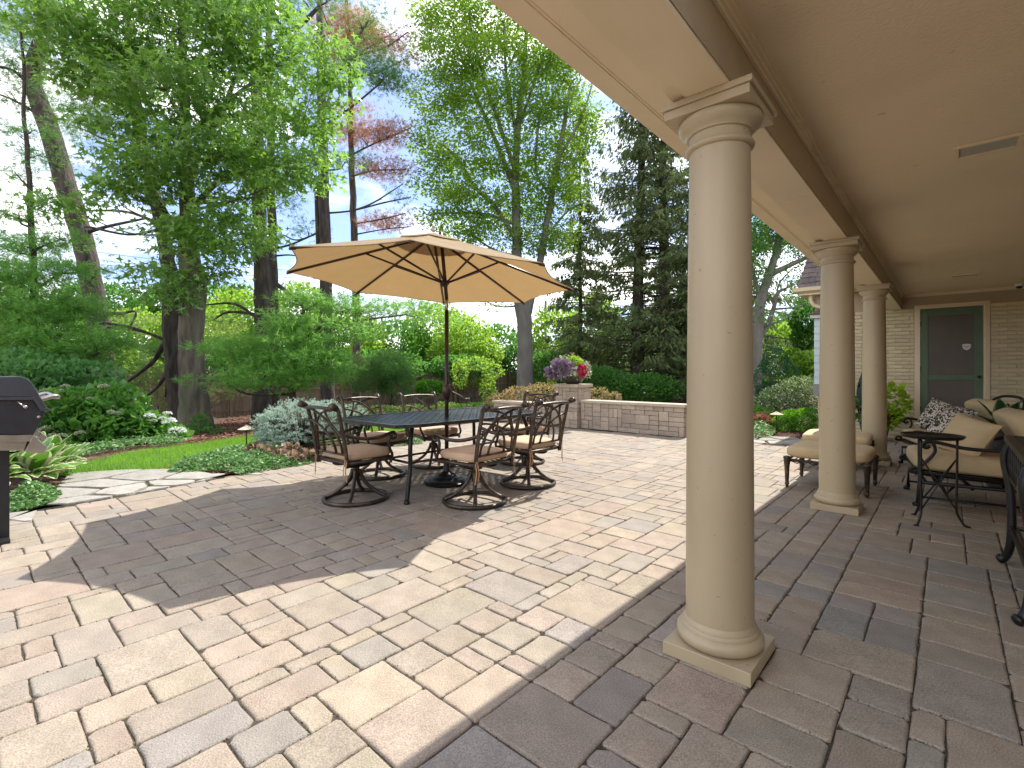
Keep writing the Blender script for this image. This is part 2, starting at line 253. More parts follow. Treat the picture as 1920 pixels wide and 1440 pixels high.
# ------------------------------------------------------------------ object helpers
def tag(o, label=None, cat=None, group=None, kind=None):
    if label: o['label'] = label
    if cat: o['category'] = cat
    if group: o['group'] = group
    if kind: o['kind'] = kind
    return o
def thing(name, label, cat, loc=(0, 0, 0), rz=0, group=None):
    o = bpy.data.objects.new(name, None); col.objects.link(o); o.location = loc; o.rotation_euler = (0, 0, rz)
    o.empty_display_size = .1
    return tag(o, label, cat, group)
def link(name, me, parent=None):
    o = bpy.data.objects.new(name, me); col.objects.link(o)
    if parent: o.parent = parent
    return o
def copy_tree(o, parent=None):
    c = o.copy(); col.objects.link(c); c.parent = parent
    for ch in list(o.children): copy_tree(ch, c)
    return c
class MB:
    def __init__(s): s.v = []; s.f = []
    def add(s, vs, fs):
        b = len(s.v); s.v += [tuple(x) for x in vs]; s.f += [tuple(i + b for i in f) for f in fs]; return s
    def box(s, x0, x1, y0, y1, z0, z1, T=None, bev=0):
        if bev:
            return s.prism([(x0, y0), (x1, y0), (x1, y1), (x0, y1)], z0, z1, bev, T)
        v = [Vector((x, y, z)) for z in (z0, z1) for x, y in ((x0, y0), (x1, y0), (x1, y1), (x0, y1))]
        if T: v = [T @ p for p in v]
        return s.add(v, [(3, 2, 1, 0), (4, 5, 6, 7), (0, 1, 5, 4), (1, 2, 6, 5), (2, 3, 7, 6), (3, 0, 4, 7)])
    def prism(s, poly, z0, z1, bev=0, T=None):
        """polygon (ccw) extruded in z, edges bevelled inwards at top and bottom"""
        n = len(poly); c = Vector((sum(p[0] for p in poly) / n, sum(p[1] for p in poly) / n))
        def ins(b):
            out = []
            for i in range(n):
                p0, p1, p2 = Vector(poly[i - 1]), Vector(poly[i]), Vector(poly[(i + 1) % n])
                e1 = (p1 - p0).normalized(); e2 = (p2 - p1).normalized()
                nn = Vector((-e1.y - e2.y, e1.x + e2.x)); k = max(.3, nn.length_squared / 2)
                out.append(p1 + nn / 2 * b * (1 / k) * 1.0)
            return out
        rings = [(poly, z0), (poly, z1)] if not bev else [(ins(bev), z0), (poly, z0 + bev), (poly, z1 - bev), (ins(bev), z1)]
        vs = []; fs = []
        for pl, z in rings: vs += [Vector((p[0], p[1], z)) for p in pl]
        for r in range(len(rings) - 1):
            for i in range(n):
                j = (i + 1) % n; fs.append((r * n + i, r * n + j, (r + 1) * n + j, (r + 1) * n + i))
        fs.append(tuple(range(n - 1, -1, -1))); k = (len(rings) - 1) * n; fs.append(tuple(k + i for i in range(n)))
        if T: vs = [T @ v for v in vs]
        return s.add(vs, fs)
    def tube(s, path, rad, n=8, closed=False, flat=1.0):
        P = [Vector(p) for p in path]; k = len(P)
        rad = [rad] * k if not hasattr(rad, '__len__') else rad
        t0 = (P[1] - P[0]).normalized(); up = Vector((0, 0, 1)) if abs(t0.z) < .9 else Vector((1, 0, 0))
        u = t0.cross(up).normalized(); vs = []; fs = []
        for i in range(k):
            if closed: t = (P[(i + 1) % k] - P[i - 1]).normalized()
            else: t = (P[min(i + 1, k - 1)] - P[max(i - 1, 0)]).normalized()
            u = (u - t * u.dot(t)).normalized(); v = t.cross(u)
            for j in range(n):
                a = 2 * math.pi * j / n; vs.append(P[i] + (u * math.cos(a) + v * math.sin(a) * flat) * rad[i])
        for i in range(k if closed else k - 1):
            i2 = (i + 1) % k
            for j in range(n):
                j2 = (j + 1) % n; fs.append((i * n + j, i * n + j2, i2 * n + j2, i2 * n + j))
        if not closed:
            fs.append(tuple(range(n - 1, -1, -1))); fs.append(tuple((k - 1) * n + j for j in range(n)))
        return s.add(vs, fs)
    def lathe(s, prof, n=32, c=(0, 0, 0)):
        vs = []; fs = []
        for r, z in prof:
            for j in range(n):
                a = 2 * math.pi * j / n; vs.append((c[0] + r * math.cos(a), c[1] + r * math.sin(a), c[2] + z))
        for i in range(len(prof) - 1):
            for j in range(n):
                j2 = (j + 1) % n; fs.append((i * n + j, i * n + j2, (i + 1) * n + j2, (i + 1) * n + j))
        fs.append(tuple(range(n - 1, -1, -1))); fs.append(tuple((len(prof) - 1) * n + j for j in range(n)))
        return s.add(vs, fs)
    def pad(s, w, d, h, T=None, e=.28, nu=28, nv=12, dimple=0, taper=0):
        """cushion: superellipsoid"""
        sg = lambda x, p: math.copysign(abs(x) ** p, x)
        vs = []; fs = []
        for i in range(nv + 1):
            ph = -math.pi / 2 + math.pi * i / nv
            for j in range(nu):
                th = 2 * math.pi * j / nu
                x = sg(math.cos(ph), .24) * sg(math.cos(th), e); y = sg(math.cos(ph), .24) * sg(math.sin(th), e); z = sg(math.sin(ph), .55)
                k = 1 - taper * (y + 1) / 2
                zz = z * (1 - dimple * (abs(x) ** 6 + abs(y) ** 6) * .5)
                p = Vector((x * w / 2 * k, y * d / 2, zz * h / 2)); vs.append(T @ p if T else p)
        for i in range(nv):
            for j in range(nu):
                j2 = (j + 1) % nu; fs.append((i * nu + j, i * nu + j2, (i + 1) * nu + j2, (i + 1) * nu + j))
        return s.add(vs, fs)
    def build(s, name, mat, parent=None, smooth=False, auto=None):
        me = bpy.data.meshes.new(name); me.from_pydata(s.v, [], s.f); me.materials.append(mat)
        if smooth or auto:
            me.polygons.foreach_set('use_smooth', [True] * len(me.polygons))
            if auto: me.set_sharp_from_angle(angle=R(auto))
        me.update()
        return link(name, me, parent)
def mesh_np(name, V, F, mat, parent=None, k=3, attr=None):
    me = bpy.data.meshes.new(name); nf = len(F)
    me.vertices.add(len(V)); me.vertices.foreach_set('co', np.asarray(V, np.float32).ravel())
    me.loops.add(nf * k); me.loops.foreach_set('vertex_index', np.asarray(F, np.int32).ravel())
    me.polygons.add(nf); me.polygons.foreach_set('loop_start', np.arange(0, nf * k, k, dtype=np.int32))
    me.materials.append(mat); me.update(); me.validate()
    return link(name, me, parent)
def smooth_path(pts, n=6):
    P = [Vector(p) for p in pts]
    if len(P) < 3: return [P[0].lerp(P[-1], i / n) for i in range(n + 1)]
    out = []
    for i in range(len(P) - 1):
        a, b = P[i], P[i + 1]; ta = (b - P[i - 1]) / 2 if i else b - a; tb = (P[i + 2] - a) / 2 if i + 2 < len(P) else b - a
        for j in range(n):
            t = j / n; out.append(a * (2*t**3-3*t*t+1) + ta * (t**3-2*t*t+t) + b * (-2*t**3+3*t*t) + tb * (t**3-t*t))
    return out + [P[-1]]

# ------------------------------------------------------------------ foliage builders (numpy)
SHAPES = {
 'oval': (np.array([[0, 0, 0], [.28, .45, .06], [0, 1, -.04], [-.28, .45, .06]]), [[0, 1, 2], [0, 2, 3]]),
 'wide': (np.array([[0, 0, 0], [.36, .22, .07], [.34, .62, .05], [0, 1, -.08], [-.34, .62, .05], [-.36, .22, .07]]), [[0, 1, 2], [0, 2, 3], [0, 3, 4], [0, 4, 5]]),
 'maple': (np.array([[0, 0, 0], [.12, .30, .02], [.52, .38, -.05], [.14, .5, .03], [0, 1, -.06], [-.14, .5, .03], [-.52, .38, -.05], [-.12, .30, .02]]),
           [[0, 1, 3], [1, 2, 3], [0, 3, 5], [3, 4, 5], [0, 5, 7], [5, 6, 7]]),
 'blade': (np.array([[-.06, 0, 0], [.06, 0, 0], [0, 1, 0]]), [[0, 1, 2]]),
 'spray': (np.array([[0, 0, 0], [.17, .5, 0], [0, 1, -.1], [-.17, .5, 0]]), [[0, 1, 2], [0, 2, 3]]),
}
def scatter(name, P, D, size, shape, mat, parent=None, jitter=.35, roll=1.0, up=.6):
    """one leaf per point P pointing along D (random roll), size per leaf"""
    n = len(P); sh, tri = SHAPES[shape]
    D = D / (np.linalg.norm(D, axis=1, keepdims=True) + 1e-9)
    Z = np.array([0, 0, 1.]) * up + rng.normal(0, roll * .6, (n, 3))
    X = np.cross(D, Z); X /= (np.linalg.norm(X, axis=1, keepdims=True) + 1e-9); Zn = np.cross(X, D)
    s = np.asarray(size) * (1 + rng.uniform(-jitter, jitter, n)); s = s[:, None, None]
    V = P[:, None, :] + s * (sh[None, :, 0:1] * X[:, None, :] + sh[None, :, 1:2] * D[:, None, :] + sh[None, :, 2:3] * Zn[:, None, :])
    m = len(sh); F = (np.array(tri)[None] + (np.arange(n) * m)[:, None, None]).reshape(-1, 3)
    return mesh_np(name, V.reshape(-1, 3), F, mat, parent)
def tufts(name, P, D, length, width, mat, parent=None, per=9, spread=.55):
    """needle tufts: each a burst of thin triangles round a direction"""
    n = len(P); D = D / (np.linalg.norm(D, axis=1, keepdims=True) + 1e-9)
    Pn = np.repeat(P, per, 0); Dn = np.repeat(D, per, 0) + rng.normal(0, spread, (n * per, 3)); Dn /= np.linalg.norm(Dn, axis=1, keepdims=True)
    X = np.cross(Dn, rng.normal(0, 1, (n * per, 3))); X /= np.linalg.norm(X, axis=1, keepdims=True)
    Ln = length * rng.uniform(.7, 1.2, (n * per, 1))
    V = np.stack([Pn - X * width, Pn + X * width, Pn + Dn * Ln], 1)
    # one shared root vertex keeps a tuft one island
    base = np.arange(n)[:, None] * (per * 2 + 1)
    A = (Pn + Dn * Ln).reshape(n, per, 3); B = (Pn + X * width * 2 + Dn * Ln * .35).reshape(n, per, 3)
    VV = np.concatenate([P[:, None, :], A, B], 1).reshape(-1, 3)
    F = np.stack([np.repeat(base, per, 1), base + 1 + np.arange(per), base + 1 + per + np.arange(per)], -1).reshape(-1, 3)
    return mesh_np(name, VV, F, mat, parent)
def blob_pts(blobs, per_m3=None, n=None, shell=.35):
    """cluster centres inside ellipsoids given as (px, py, rx, ry, d, weight)"""
    out = []; cen = []
    tot = sum(b[2] * b[3] * (b[5] if len(b) > 5 else 1) * (b[4] ** 0) for b in blobs)
    for b in blobs:
        wgt = b[5] if len(b) > 5 else 1; k = max(2, int(round(n * b[2] * b[3] * wgt / tot)))
        c = at(b[0], b[1], b[4]); rx = b[2] * b[4] / FPX; rz = b[3] * b[4] / FPX; ry = (rx + rz) * .5
        q = rng.normal(0, 1, (k, 3)); q /= np.linalg.norm(q, axis=1, keepdims=True); q *= rng.uniform(shell, 1, (k, 1)) ** .6
        w2 = q[:, 0:1] * rx * np.array([[RT[0], RT[1], 0]]) + q[:, 1:2] * ry * np.array([[FW[0], FW[1], 0]]) + q[:, 2:3] * rz * np.array([[0, 0, 1.]])
        out.append(np.array(c)[None] + w2); cen.append((c, k))
    return np.concatenate(out), cen
def px_path(pts, d):
    """[(px, py, width px)...] at distance d -> points and radii"""
    P = []; r = []
    for p in pts:
        dd = p[3] if len(p) > 3 else d
        P.append(at(p[0], p[1], dd)); r.append(p[2] / 2 * dd / FPX)
    return P, r
def resample(P, r, step=.5):
    S = smooth_path(P, 5); rr = []
    for i in range(len(P) - 1):
        for j in range(5): rr.append(r[i] + (r[i+1] - r[i]) * j / 5)
    return S, rr + [r[-1]]
def wood_tube(mb, P, r, n=8, wob=.0):
    mb.tube(P, r, n)
def plant(name, label, cat, base, trunks, limbs, blobs, leaf, nclus, per, size, mat, bark, d, group=None,
          csig=(.28, .14), twigs=True, tuftlen=None, kindtuft=False, extra=None, drop=.25, shape='oval', rootflare=1.25):
    """tree built from traced trunks and limbs (pixel, width) and crown masses; parts: trunk, limbs, foliage"""
    t = thing(name, label, cat, base, 0, group); off = Vector(base)
    skel = []
    for tr in trunks:
        P, r = px_path(tr, d)
        g = terrain(P[0].x, P[0].y); P0 = Vector((P[0].x, P[0].y, g - .1))
        if P[0].z > g + .05: P = [P0] + P; r = [r[0] * 1.1] + r
        P, r = resample(P, r)
        for i in range(len(P)):
            h = P[i].z - g
            r[i] *= 1 + (rootflare - 1) * math.exp(-max(h, 0) / .35)
            if i: P[i] += Vector((random.gauss(0, .012), random.gauss(0, .012), 0))
        mb = MB(); mb.tube([p - off for p in P], r, 12); mb.build('trunk', bark, t, smooth=True)
        skel += [(p, rr) for p, rr in zip(P, r)]
    lm = MB()
    for li in limbs:
        P, r = px_path(li, d); P, r = resample(P, r)
        lb = MB(); lb.tube([p - off for p in P], r, 7); lb.build('limb', bark, t, smooth=True); skel += [(p, rr) for p, rr in zip(P, r)]
    C, cen = blob_pts(blobs, n=nclus)
    if twigs and skel:
        S = np.array([s[0] for s in skel])
        for c, k in cen:                      # a limb towards every mass
            dd = np.linalg.norm(S - np.array(c)[None], axis=1) + np.maximum(0, S[:, 2] - c.z + .3) * 1.5
            i = int(dd.argmin()); a = skel[i][0]
            mid = a.lerp(c, .5) + Vector((random.gauss(0, .15), random.gauss(0, .15), -.1 * (c - a).length))
            r0 = min(skel[i][1] * .6, .03 + .012 * (c - a).length)
            P, r = resample([a, mid, c], [r0, r0 * .6, r0 * .25]); lm.tube([p - off for p in P], r, 5)
            skel += [(p, rr) for p, rr in zip(P, r)]
        S = np.array([s[0] for s in skel])
        tw = []
        for q in C:
            dd = np.linalg.norm(S - q[None], axis=1); i = int(dd.argmin()); a = skel[i][0]; b = Vector(q)
            if dd[i] < 2.2: tw.append((a, b, min(.014, skel[i][1] * .5)))
        for a, b, r0 in tw:
            m_ = a.lerp(b, .55) + Vector((random.gauss(0, .06), random.gauss(0, .06), random.gauss(.04, .05)))
            lm.tube([a - off, m_ - off, b - off], [r0, r0 * .7, r0 * .35], 3)
    if lm.v: tag(lm.build('twigs', bark, t, smooth=True), kind='stuff')
    n = len(C); Q = np.repeat(C, per, 0); e = rng.normal(0, 1, (n * per, 3)); e[:, :2] *= csig[0]; e[:, 2] *= csig[1]
    D = e.copy(); D[:, 2] -= drop * csig[0]; Pn = Q + e - np.array(off)[None]
    if kindtuft: f = tufts('foliage', Pn, D * [1, 1, .6] + [0, 0, .25 * csig[0]], tuftlen, size, mat, t, per=8)
    else: f = scatter('foliage', Pn, D, np.full(len(Pn), size), shape, mat, t)
    f['kind'] = 'stuff'
    return t
def shrub(name, label, cat, blobs, mat, nleaf, size, shape='oval', group=None, stems=True, bark=None, shell=.6, upb=.35, tuft=None, flower=None):
    """leafy shrub standing on the ground: leaves in the outer shell of its masses, stems from the base"""
    c0 = at(blobs[0][0], blobs[0][1], blobs[0][4]); base = Vector((c0.x, c0.y, terrain(c0.x, c0.y)))
    t = thing(name, label, cat, base, 0, group)
    P, cen = blob_pts(blobs, n=nleaf, shell=shell)
    zmin = terrain(c0.x, c0.y) + .02; P = P[P[:, 2] > zmin]
    # lumpiness
    D = []
    cc = np.array([list(c) for c, k in cen]); ks = [k for c, k in cen]
    idx = np.argmin(np.linalg.norm(P[:, None, :] - cc[None], axis=2), axis=1) if len(cc) > 1 else np.zeros(len(P), int)
    D = P - cc[idx]; nrm = np.linalg.norm(D, axis=1, keepdims=True) + 1e-6; D = D / nrm
    ph = np.sin(P[:, 0:1] * 7.3) * np.cos(P[:, 1:2] * 6.1) * np.sin(P[:, 2:3] * 8.7)
    P = P + D * ph * .12 * nrm
    D = D + rng.normal(0, .5, D.shape) + [0, 0, upb]
    if tuft: f = tufts('foliage', P - np.array(base), D, size, tuft, mat, t, per=7, spread=.5)
    else: f = scatter('foliage', P - np.array(base), D, np.full(len(P), size), shape, mat, t)
    f['kind'] = 'stuff'
    if stems:
        mb = MB()
        for c, k in cen:
            for _ in range(5):
                e = Vector(c) + Vector(rng.normal(0, .12, 3)); mb.tube([Vector((random.gauss(0, .05), random.gauss(0, .05), -.03)), (e - base) * .5 + Vector((random.gauss(0, .04), random.gauss(0, .04), 0)), e - base], [.012, .009, .004], 5)
        mb.build('stems', bark or M['barkd'], t, smooth=True)
    return t, P, base
# ------------------------------------------------------------------ the setting: ground, patio, lawn
def build_ground():
    xs = np.unique(np.concatenate([np.linspace(-160, -24, 12), np.linspace(-24, 4, 40), np.linspace(4, 120, 8)]))
    ys = np.unique(np.concatenate([np.linspace(-120, -6, 8), np.linspace(-6, 40, 24), np.linspace(40, 220, 10)]))
    V = [(x, y, terrain(x, y) - .012) for y in ys for x in xs]; nx = len(xs)
    F = [(j*nx+i, j*nx+i+1, (j+1)*nx+i+1, (j+1)*nx+i) for j in range(len(ys)-1) for i in range(nx-1)]
    me = bpy.data.meshes.new('ground'); me.from_pydata(V, [], F); me.materials.append(M['mulch'])
    me.polygons.foreach_set('use_smooth', [True] * len(F)); tag(link('ground', me), kind='structure')
build_ground()
def inside(p, poly):
    c = False; n = len(poly)
    for i in range(n):
        a, b = poly[i], poly[i - 1]
        if (a[1] > p[1]) != (b[1] > p[1]) and p[0] < (b[0]-a[0]) * (p[1]-a[1]) / (b[1]-a[1]) + a[0]: c = not c
    return c
def inside_np(X, Y, poly):
    c = np.zeros(len(X), bool); n = len(poly)
    for i in range(n):
        a, b = poly[i], poly[i - 1]
        if a[1] == b[1]: continue
        k = ((a[1] > Y) != (b[1] > Y)) & (X < (b[0]-a[0]) * (Y-a[1]) / (b[1]-a[1]) + a[0]); c ^= k
    return c
LEFT_EDGE = [(-7.5, -9), (-6.3, -3), (-5.98, -.6), (-5.86, .5), (-5.95, 1.2), (-6.15, 1.97), (-6.5, 2.8), (-6.78, 3.6), (-7.6, 5.5), (-8.2, 7.1), (-8.4, 8.55)]
PATIO = LEFT_EDGE[::-1] + [(3.0, -9), (3.0, 11.3), (-1.35, 11.3), (-1.35, 9.3), (-2.2, 8.9), (-3.1, 8.75)]
def sheet(name, poly, z, mat, kind='structure', follow=False, parent=None):
    me = bpy.data.meshes.new(name)
    V = [(p[0], p[1], (terrain(p[0], p[1]) if follow else 0) + z) for p in poly]
    me.from_pydata(V, [], [tuple(range(len(V)))]); me.materials.append(mat)
    import bmesh
    bm = bmesh.new(); bm.from_mesh(me); bmesh.ops.triangulate(bm, faces=bm.faces[:])
    if follow:
        for _ in range(3): bmesh.ops.subdivide_edges(bm, edges=[e for e in bm.edges if e.calc_length() > .8], cuts=1, use_grid_fill=False); bmesh.ops.triangulate(bm, faces=bm.faces[:])
        for v in bm.verts: v.co.z = terrain(v.co.x, v.co.y) + z
    bmesh.ops.recalc_face_normals(bm, faces=bm.faces[:])
    for f in bm.faces:
        if f.normal.z < 0: f.normal_flip()
    bm.to_mesh(me); bm.free()
    return tag(link(name, me, parent), kind=kind)
patio = sheet('patio', PATIO, -.009, M['sand'])

def pack(nx, ny, sizes, wts, band=4, keep=.8):
    """fill an nx x ny grid with random rectangles; column lines at every band are mostly kept"""
    occ = np.zeros((nx, ny), bool); out = []
    order = [(i, j) for j in range(ny) for i in range(nx)]
    for i, j in order:
        if occ[i, j]: continue
        opts = list(zip(sizes, wts)); random.shuffle(opts); opts.sort(key=lambda o: -random.random() ** (1 / o[1]))
        for (a, b), wt in opts + [((1, 1), 1)]:
            if i + a > nx or j + b > ny or occ[i:i+a, j:j+b].any(): continue
            if (i // band) != ((i + a - 1) // band) and random.random() < keep: continue
            # avoid leaving one-unit slivers beside the piece
            if i + a < nx and not occ[i + a, j] and (i + a + 1 >= nx or occ[i + a + 1, j]) and a < 4 and (a, b) != (1, 1) and random.random() < .8: continue
            if (a, b) == (1, 1):
                k = next((q for q in range(len(out) - 1, max(-1, len(out) - 60), -1) if out[q][1] == j and out[q][3] == 1 and out[q][0] + out[q][2] == i and out[q][2] < 4), None)
                if k is not None: out[k] = (out[k][0], j, out[k][2] + 1, 1); occ[i, j] = True; break
                if j + 1 < ny and not occ[i, j+1]: b = 2
            occ[i:i+a, j:j+b] = True; out.append((i, j, a, b)); break
    return out
UX, UY = .0925, .1
PX0 = -1.21 - .37 * 20; PY0 = -1.03
def clip_half(poly, a, b):
    """keep the part of poly on the right of a->b (the patio side of the left edge going up)"""
    out = []; n = len(poly); s = lambda p: (b[0]-a[0]) * (p[1]-a[1]) - (b[1]-a[1]) * (p[0]-a[0])
    for i in range(n):
        p, q = poly[i], poly[(i+1) % n]; sp, sq = s(p), s(q)
        if sp <= 0: out.append(p)
        if (sp < 0 < sq) or (sq < 0 < sp):
            t = sp / (sp - sq); out.append((p[0] + (q[0]-p[0])*t, p[1] + (q[1]-p[1])*t))
    return out
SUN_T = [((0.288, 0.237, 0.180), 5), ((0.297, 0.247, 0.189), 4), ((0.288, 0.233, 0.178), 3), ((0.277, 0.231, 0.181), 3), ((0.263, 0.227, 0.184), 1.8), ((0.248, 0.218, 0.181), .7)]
SHD_T = [((0.318, 0.258, 0.192), 5), ((0.328, 0.270, 0.201), 3), ((0.315, 0.252, 0.191), 3), ((0.306, 0.258, 0.193), 2), ((0.275, 0.243, 0.201), 2.0), ((0.252, 0.226, 0.193), 1.3)]  # porch pavers coloured lighter to offset the shade under the roof
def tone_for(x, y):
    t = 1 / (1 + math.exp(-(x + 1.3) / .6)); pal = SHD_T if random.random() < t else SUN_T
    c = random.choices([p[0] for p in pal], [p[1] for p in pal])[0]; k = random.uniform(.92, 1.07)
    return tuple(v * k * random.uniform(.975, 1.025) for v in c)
def paver_geo(poly, z):
    """tumbled paver: cut and jittered corners, wavy edges, rounded top edge"""
    n = len(poly); C = Vector((sum(p[0] for p in poly) / n, sum(p[1] for p in poly) / n)); o = []
    for i in range(n):
        p0, p1, p2 = Vector(poly[i-1]), Vector(poly[i]), Vector(poly[(i+1) % n])
        e1, e2 = (p0 - p1), (p2 - p1); l1, l2 = e1.length, e2.length
        if l1 < .004 or l2 < .004: continue
        e1, e2 = e1 / l1, e2 / l2; c = random.uniform(.005, .015) if random.random() < .8 else random.uniform(.015, .032)
        inn = (e1 + e2); inn = inn / max(inn.length, .3) * .0022
        o.append(p1 + e1 * min(c * random.uniform(.7, 1.3), l1*.3) + inn); o.append(p1 + e2 * min(c * random.uniform(.7, 1.3), l2*.3) + inn)
        m = (p1 + p2) / 2; nn = (C - m); nn = nn / max(nn.length, .01)
        if l2 > .15:
            for f_ in (-.2, .2): o.append(m + nn * random.uniform(.0005, .006) + (p2 - p1) * (f_ + random.uniform(-.08, .08)))
        elif l2 > .08: o.append(m + nn * random.uniform(.0005, .005) + (p2 - p1) * random.uniform(-.12, .12))
    k = len(o)
    if k < 4: return None
    tx, ty = random.uniform(-.006, .006), random.uniform(-.006, .006)
    zt = lambda q: z + (q.x - C.x) * tx + (q.y - C.y) * ty
    A = [Vector((q.x, q.y, zt(q) - .03)) for q in o]; B = [Vector((q.x, q.y, zt(q) - .007)) for q in o]
    I1 = [q + (C - q).normalized() * .0045 for q in o]; I2 = [q + (C - q).normalized() * .012 for q in o]
    Cc = [Vector((q.x, q.y, zt(q) - .0018)) for q in I1]; Dd = [Vector((q.x, q.y, zt(q))) for q in I2]
    V = A + B + Cc + Dd; F = []
    for r in range(3):
        for i in range(k): j = (i+1) % k; F.append((r*k+i, r*k+j, (r+1)*k+j, (r+1)*k+i))
    F.append(tuple(3*k+i for i in range(k)))
    return V, F
joint_segs = []
def build_pavers():
    nx = int((2.0 - PX0) / UX); ny = int((11.3 - PY0) / UY)
    pc = pack(nx, ny, [(4, 2), (2, 2), (3, 2), (4, 3), (2, 3), (4, 1), (2, 1), (3, 3), (3, 4), (4, 4)], [4, 5, 4, 2.6, 2.6, .5, 1.4, 1.6, 1.1, .8])
    items = []
    for i, j, a, b in pc:
        x0, y0 = PX0 + i*UX, PY0 + j*UY; x1, y1 = x0 + a*UX, y0 + b*UY
        poly = [(x0, y0), (x1, y0), (x1, y1), (x0, y1)]; cx, cy = (x0+x1)/2, (y0+y1)/2
        for q in range(len(LEFT_EDGE) - 1):
            ea, eb = LEFT_EDGE[q], LEFT_EDGE[q+1]
            if min(ea[1], eb[1]) - .15 <= cy <= max(ea[1], eb[1]) + .15 and poly: poly = clip_half(poly, ea, eb)
        if len(poly) < 3: continue
        cx, cy = sum(p[0] for p in poly)/len(poly), sum(p[1] for p in poly)/len(poly)
        ar = .5 * abs(sum(poly[k][0]*poly[k-1][1] - poly[k-1][0]*poly[k][1] for k in range(len(poly))))
        if ar < .004 or not inside((cx, cy), PATIO): continue
        d = cx*FW[0] + cy*FW[1]; l = cx*RT[0] + cy*RT[1]
        if d < .9: vis = 0
        else:
            px = 960 + FPX*l/d; py = HY + FPX*HC/d; vis = (ar * FPX * FPX / d**3 if -60 < px < 1980 and py < 1500 else 0)
        if d < .5 or abs(l/max(d, .1)) > 1.6: continue
        items.append((vis, poly, (cx, cy)))
    items.sort(key=lambda t: -t[0])
    sv, sf, stn = [], [], []
    for q, (vis, poly, c) in enumerate(items):
        z = random.gauss(0, .0012)
        g = paver_geo(poly, z)
        if vis > 700: joint_segs.extend((poly[k-1], poly[k]) for k in range(len(poly)))
        if not g: continue
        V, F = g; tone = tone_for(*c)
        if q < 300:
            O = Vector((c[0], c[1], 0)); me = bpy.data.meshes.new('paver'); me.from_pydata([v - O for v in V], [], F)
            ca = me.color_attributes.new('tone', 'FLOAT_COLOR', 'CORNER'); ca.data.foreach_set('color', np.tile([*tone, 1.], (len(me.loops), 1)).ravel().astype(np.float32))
            me.materials.append(M['paver']); sm = [True] * (len(F) - 1) + [False]; me.polygons.foreach_set('use_smooth', sm)
            o = link('paver', me, patio); o.location = O
        else:
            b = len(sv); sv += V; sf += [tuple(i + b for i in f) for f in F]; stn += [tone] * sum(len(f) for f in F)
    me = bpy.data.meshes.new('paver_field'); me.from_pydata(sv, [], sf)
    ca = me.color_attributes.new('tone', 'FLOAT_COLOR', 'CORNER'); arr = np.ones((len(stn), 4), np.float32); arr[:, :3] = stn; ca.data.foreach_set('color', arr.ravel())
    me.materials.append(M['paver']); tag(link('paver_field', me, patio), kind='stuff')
build_pavers()
sg_ = [joint_segs[i] for i in rng.integers(0, len(joint_segs), 9000)]
P_ = np.array([[a[0] + (b[0]-a[0])*t, a[1] + (b[1]-a[1])*t, -.004] for (a, b), t in zip(sg_, rng.random(len(sg_)))]); P_[:, :2] += rng.normal(0, .0022, (len(P_), 2)); P_[:, 2] += rng.uniform(-.004, .003, len(P_))
M['crumb'] = leaf_mat('joint_crumb', (.045, .035, .022), (.17, .13, .085), (.05, .04, .02), .02, .95, accent=(.10, .12, .04), aprob=.16)
tag(scatter('joint_debris', P_, rng.normal(0, 1, (len(P_), 3))*[1, 1, .5], np.full(len(P_), .0085), 'oval', M['crumb'], patio), kind='stuff')
sheet('bounce_apron', [(-7.3, -8.9), (2.95, -8.9), (2.95, -1.06), (-5.99, -1.06), (-6.2, -3)], -.004, M['apron'])  # unseen sheet added behind the camera to bounce sunlight onto the porch ceiling

# lawn behind the beds: a sheet that follows the ground, grass blades on it
LAWN = [gp(*p) for p in [(105, 892), (160, 868), (250, 848), (330, 838), (400, 829), (470, 818), (560, 803), (700, 789), (860, 783), (1010, 785)]] + \
       [Vector((-6.5, 9.7, 0)), Vector((-3.4, 9.5, 0)), Vector((-3.45, 9.15, 0)), Vector((-8.75, 9.2, 0)), Vector((-8.9, 7.2, 0)), Vector((-8.1, 5.2, 0))] + [gp(*p) for p in [(520, 838), (470, 850), (380, 862), (310, 882), (230, 889), (150, 896)]]
LAWNP = [(p.x, p.y) for p in LAWN]
sheet('lawn', LAWNP[::-1], .006, M['lawn'], follow=True)
RLAWN = [(-4.2, 8.98), (-2.9, 9.2), (-3.4, 12.5), (-6, 16), (-7, 14)]
sheet('side_lawn', RLAWN, .006, M['lawn'], follow=True)
def grass(name, poly, n, h, parent=None):
    P = np.array(poly); lo, hi = P.min(0), P.max(0)
    q = rng.uniform(lo, hi, (n * 3, 2)); q = q[inside_np(q[:, 0], q[:, 1], poly)][:n]
    # denser close to the viewer
    z = np.array([terrain(a, b) for a, b in q]); pts = np.c_[q, z]
    D = rng.normal(0, .35, (len(pts), 3)); D[:, 2] = 1
    f = scatter(name, pts, D, np.full(len(pts), h), 'blade', M['l_grass'], parent, jitter=.45, up=0)
    return tag(f, 'short green lawn grass growing ' + ('along the flagstones and behind the beds' if name == 'lawn_grass' else 'beyond the low stone wall'), 'grass', kind='stuff')
grass('lawn_grass', LAWNP, 60000, .055)
grass('far_grass', RLAWN, 9000, .06)

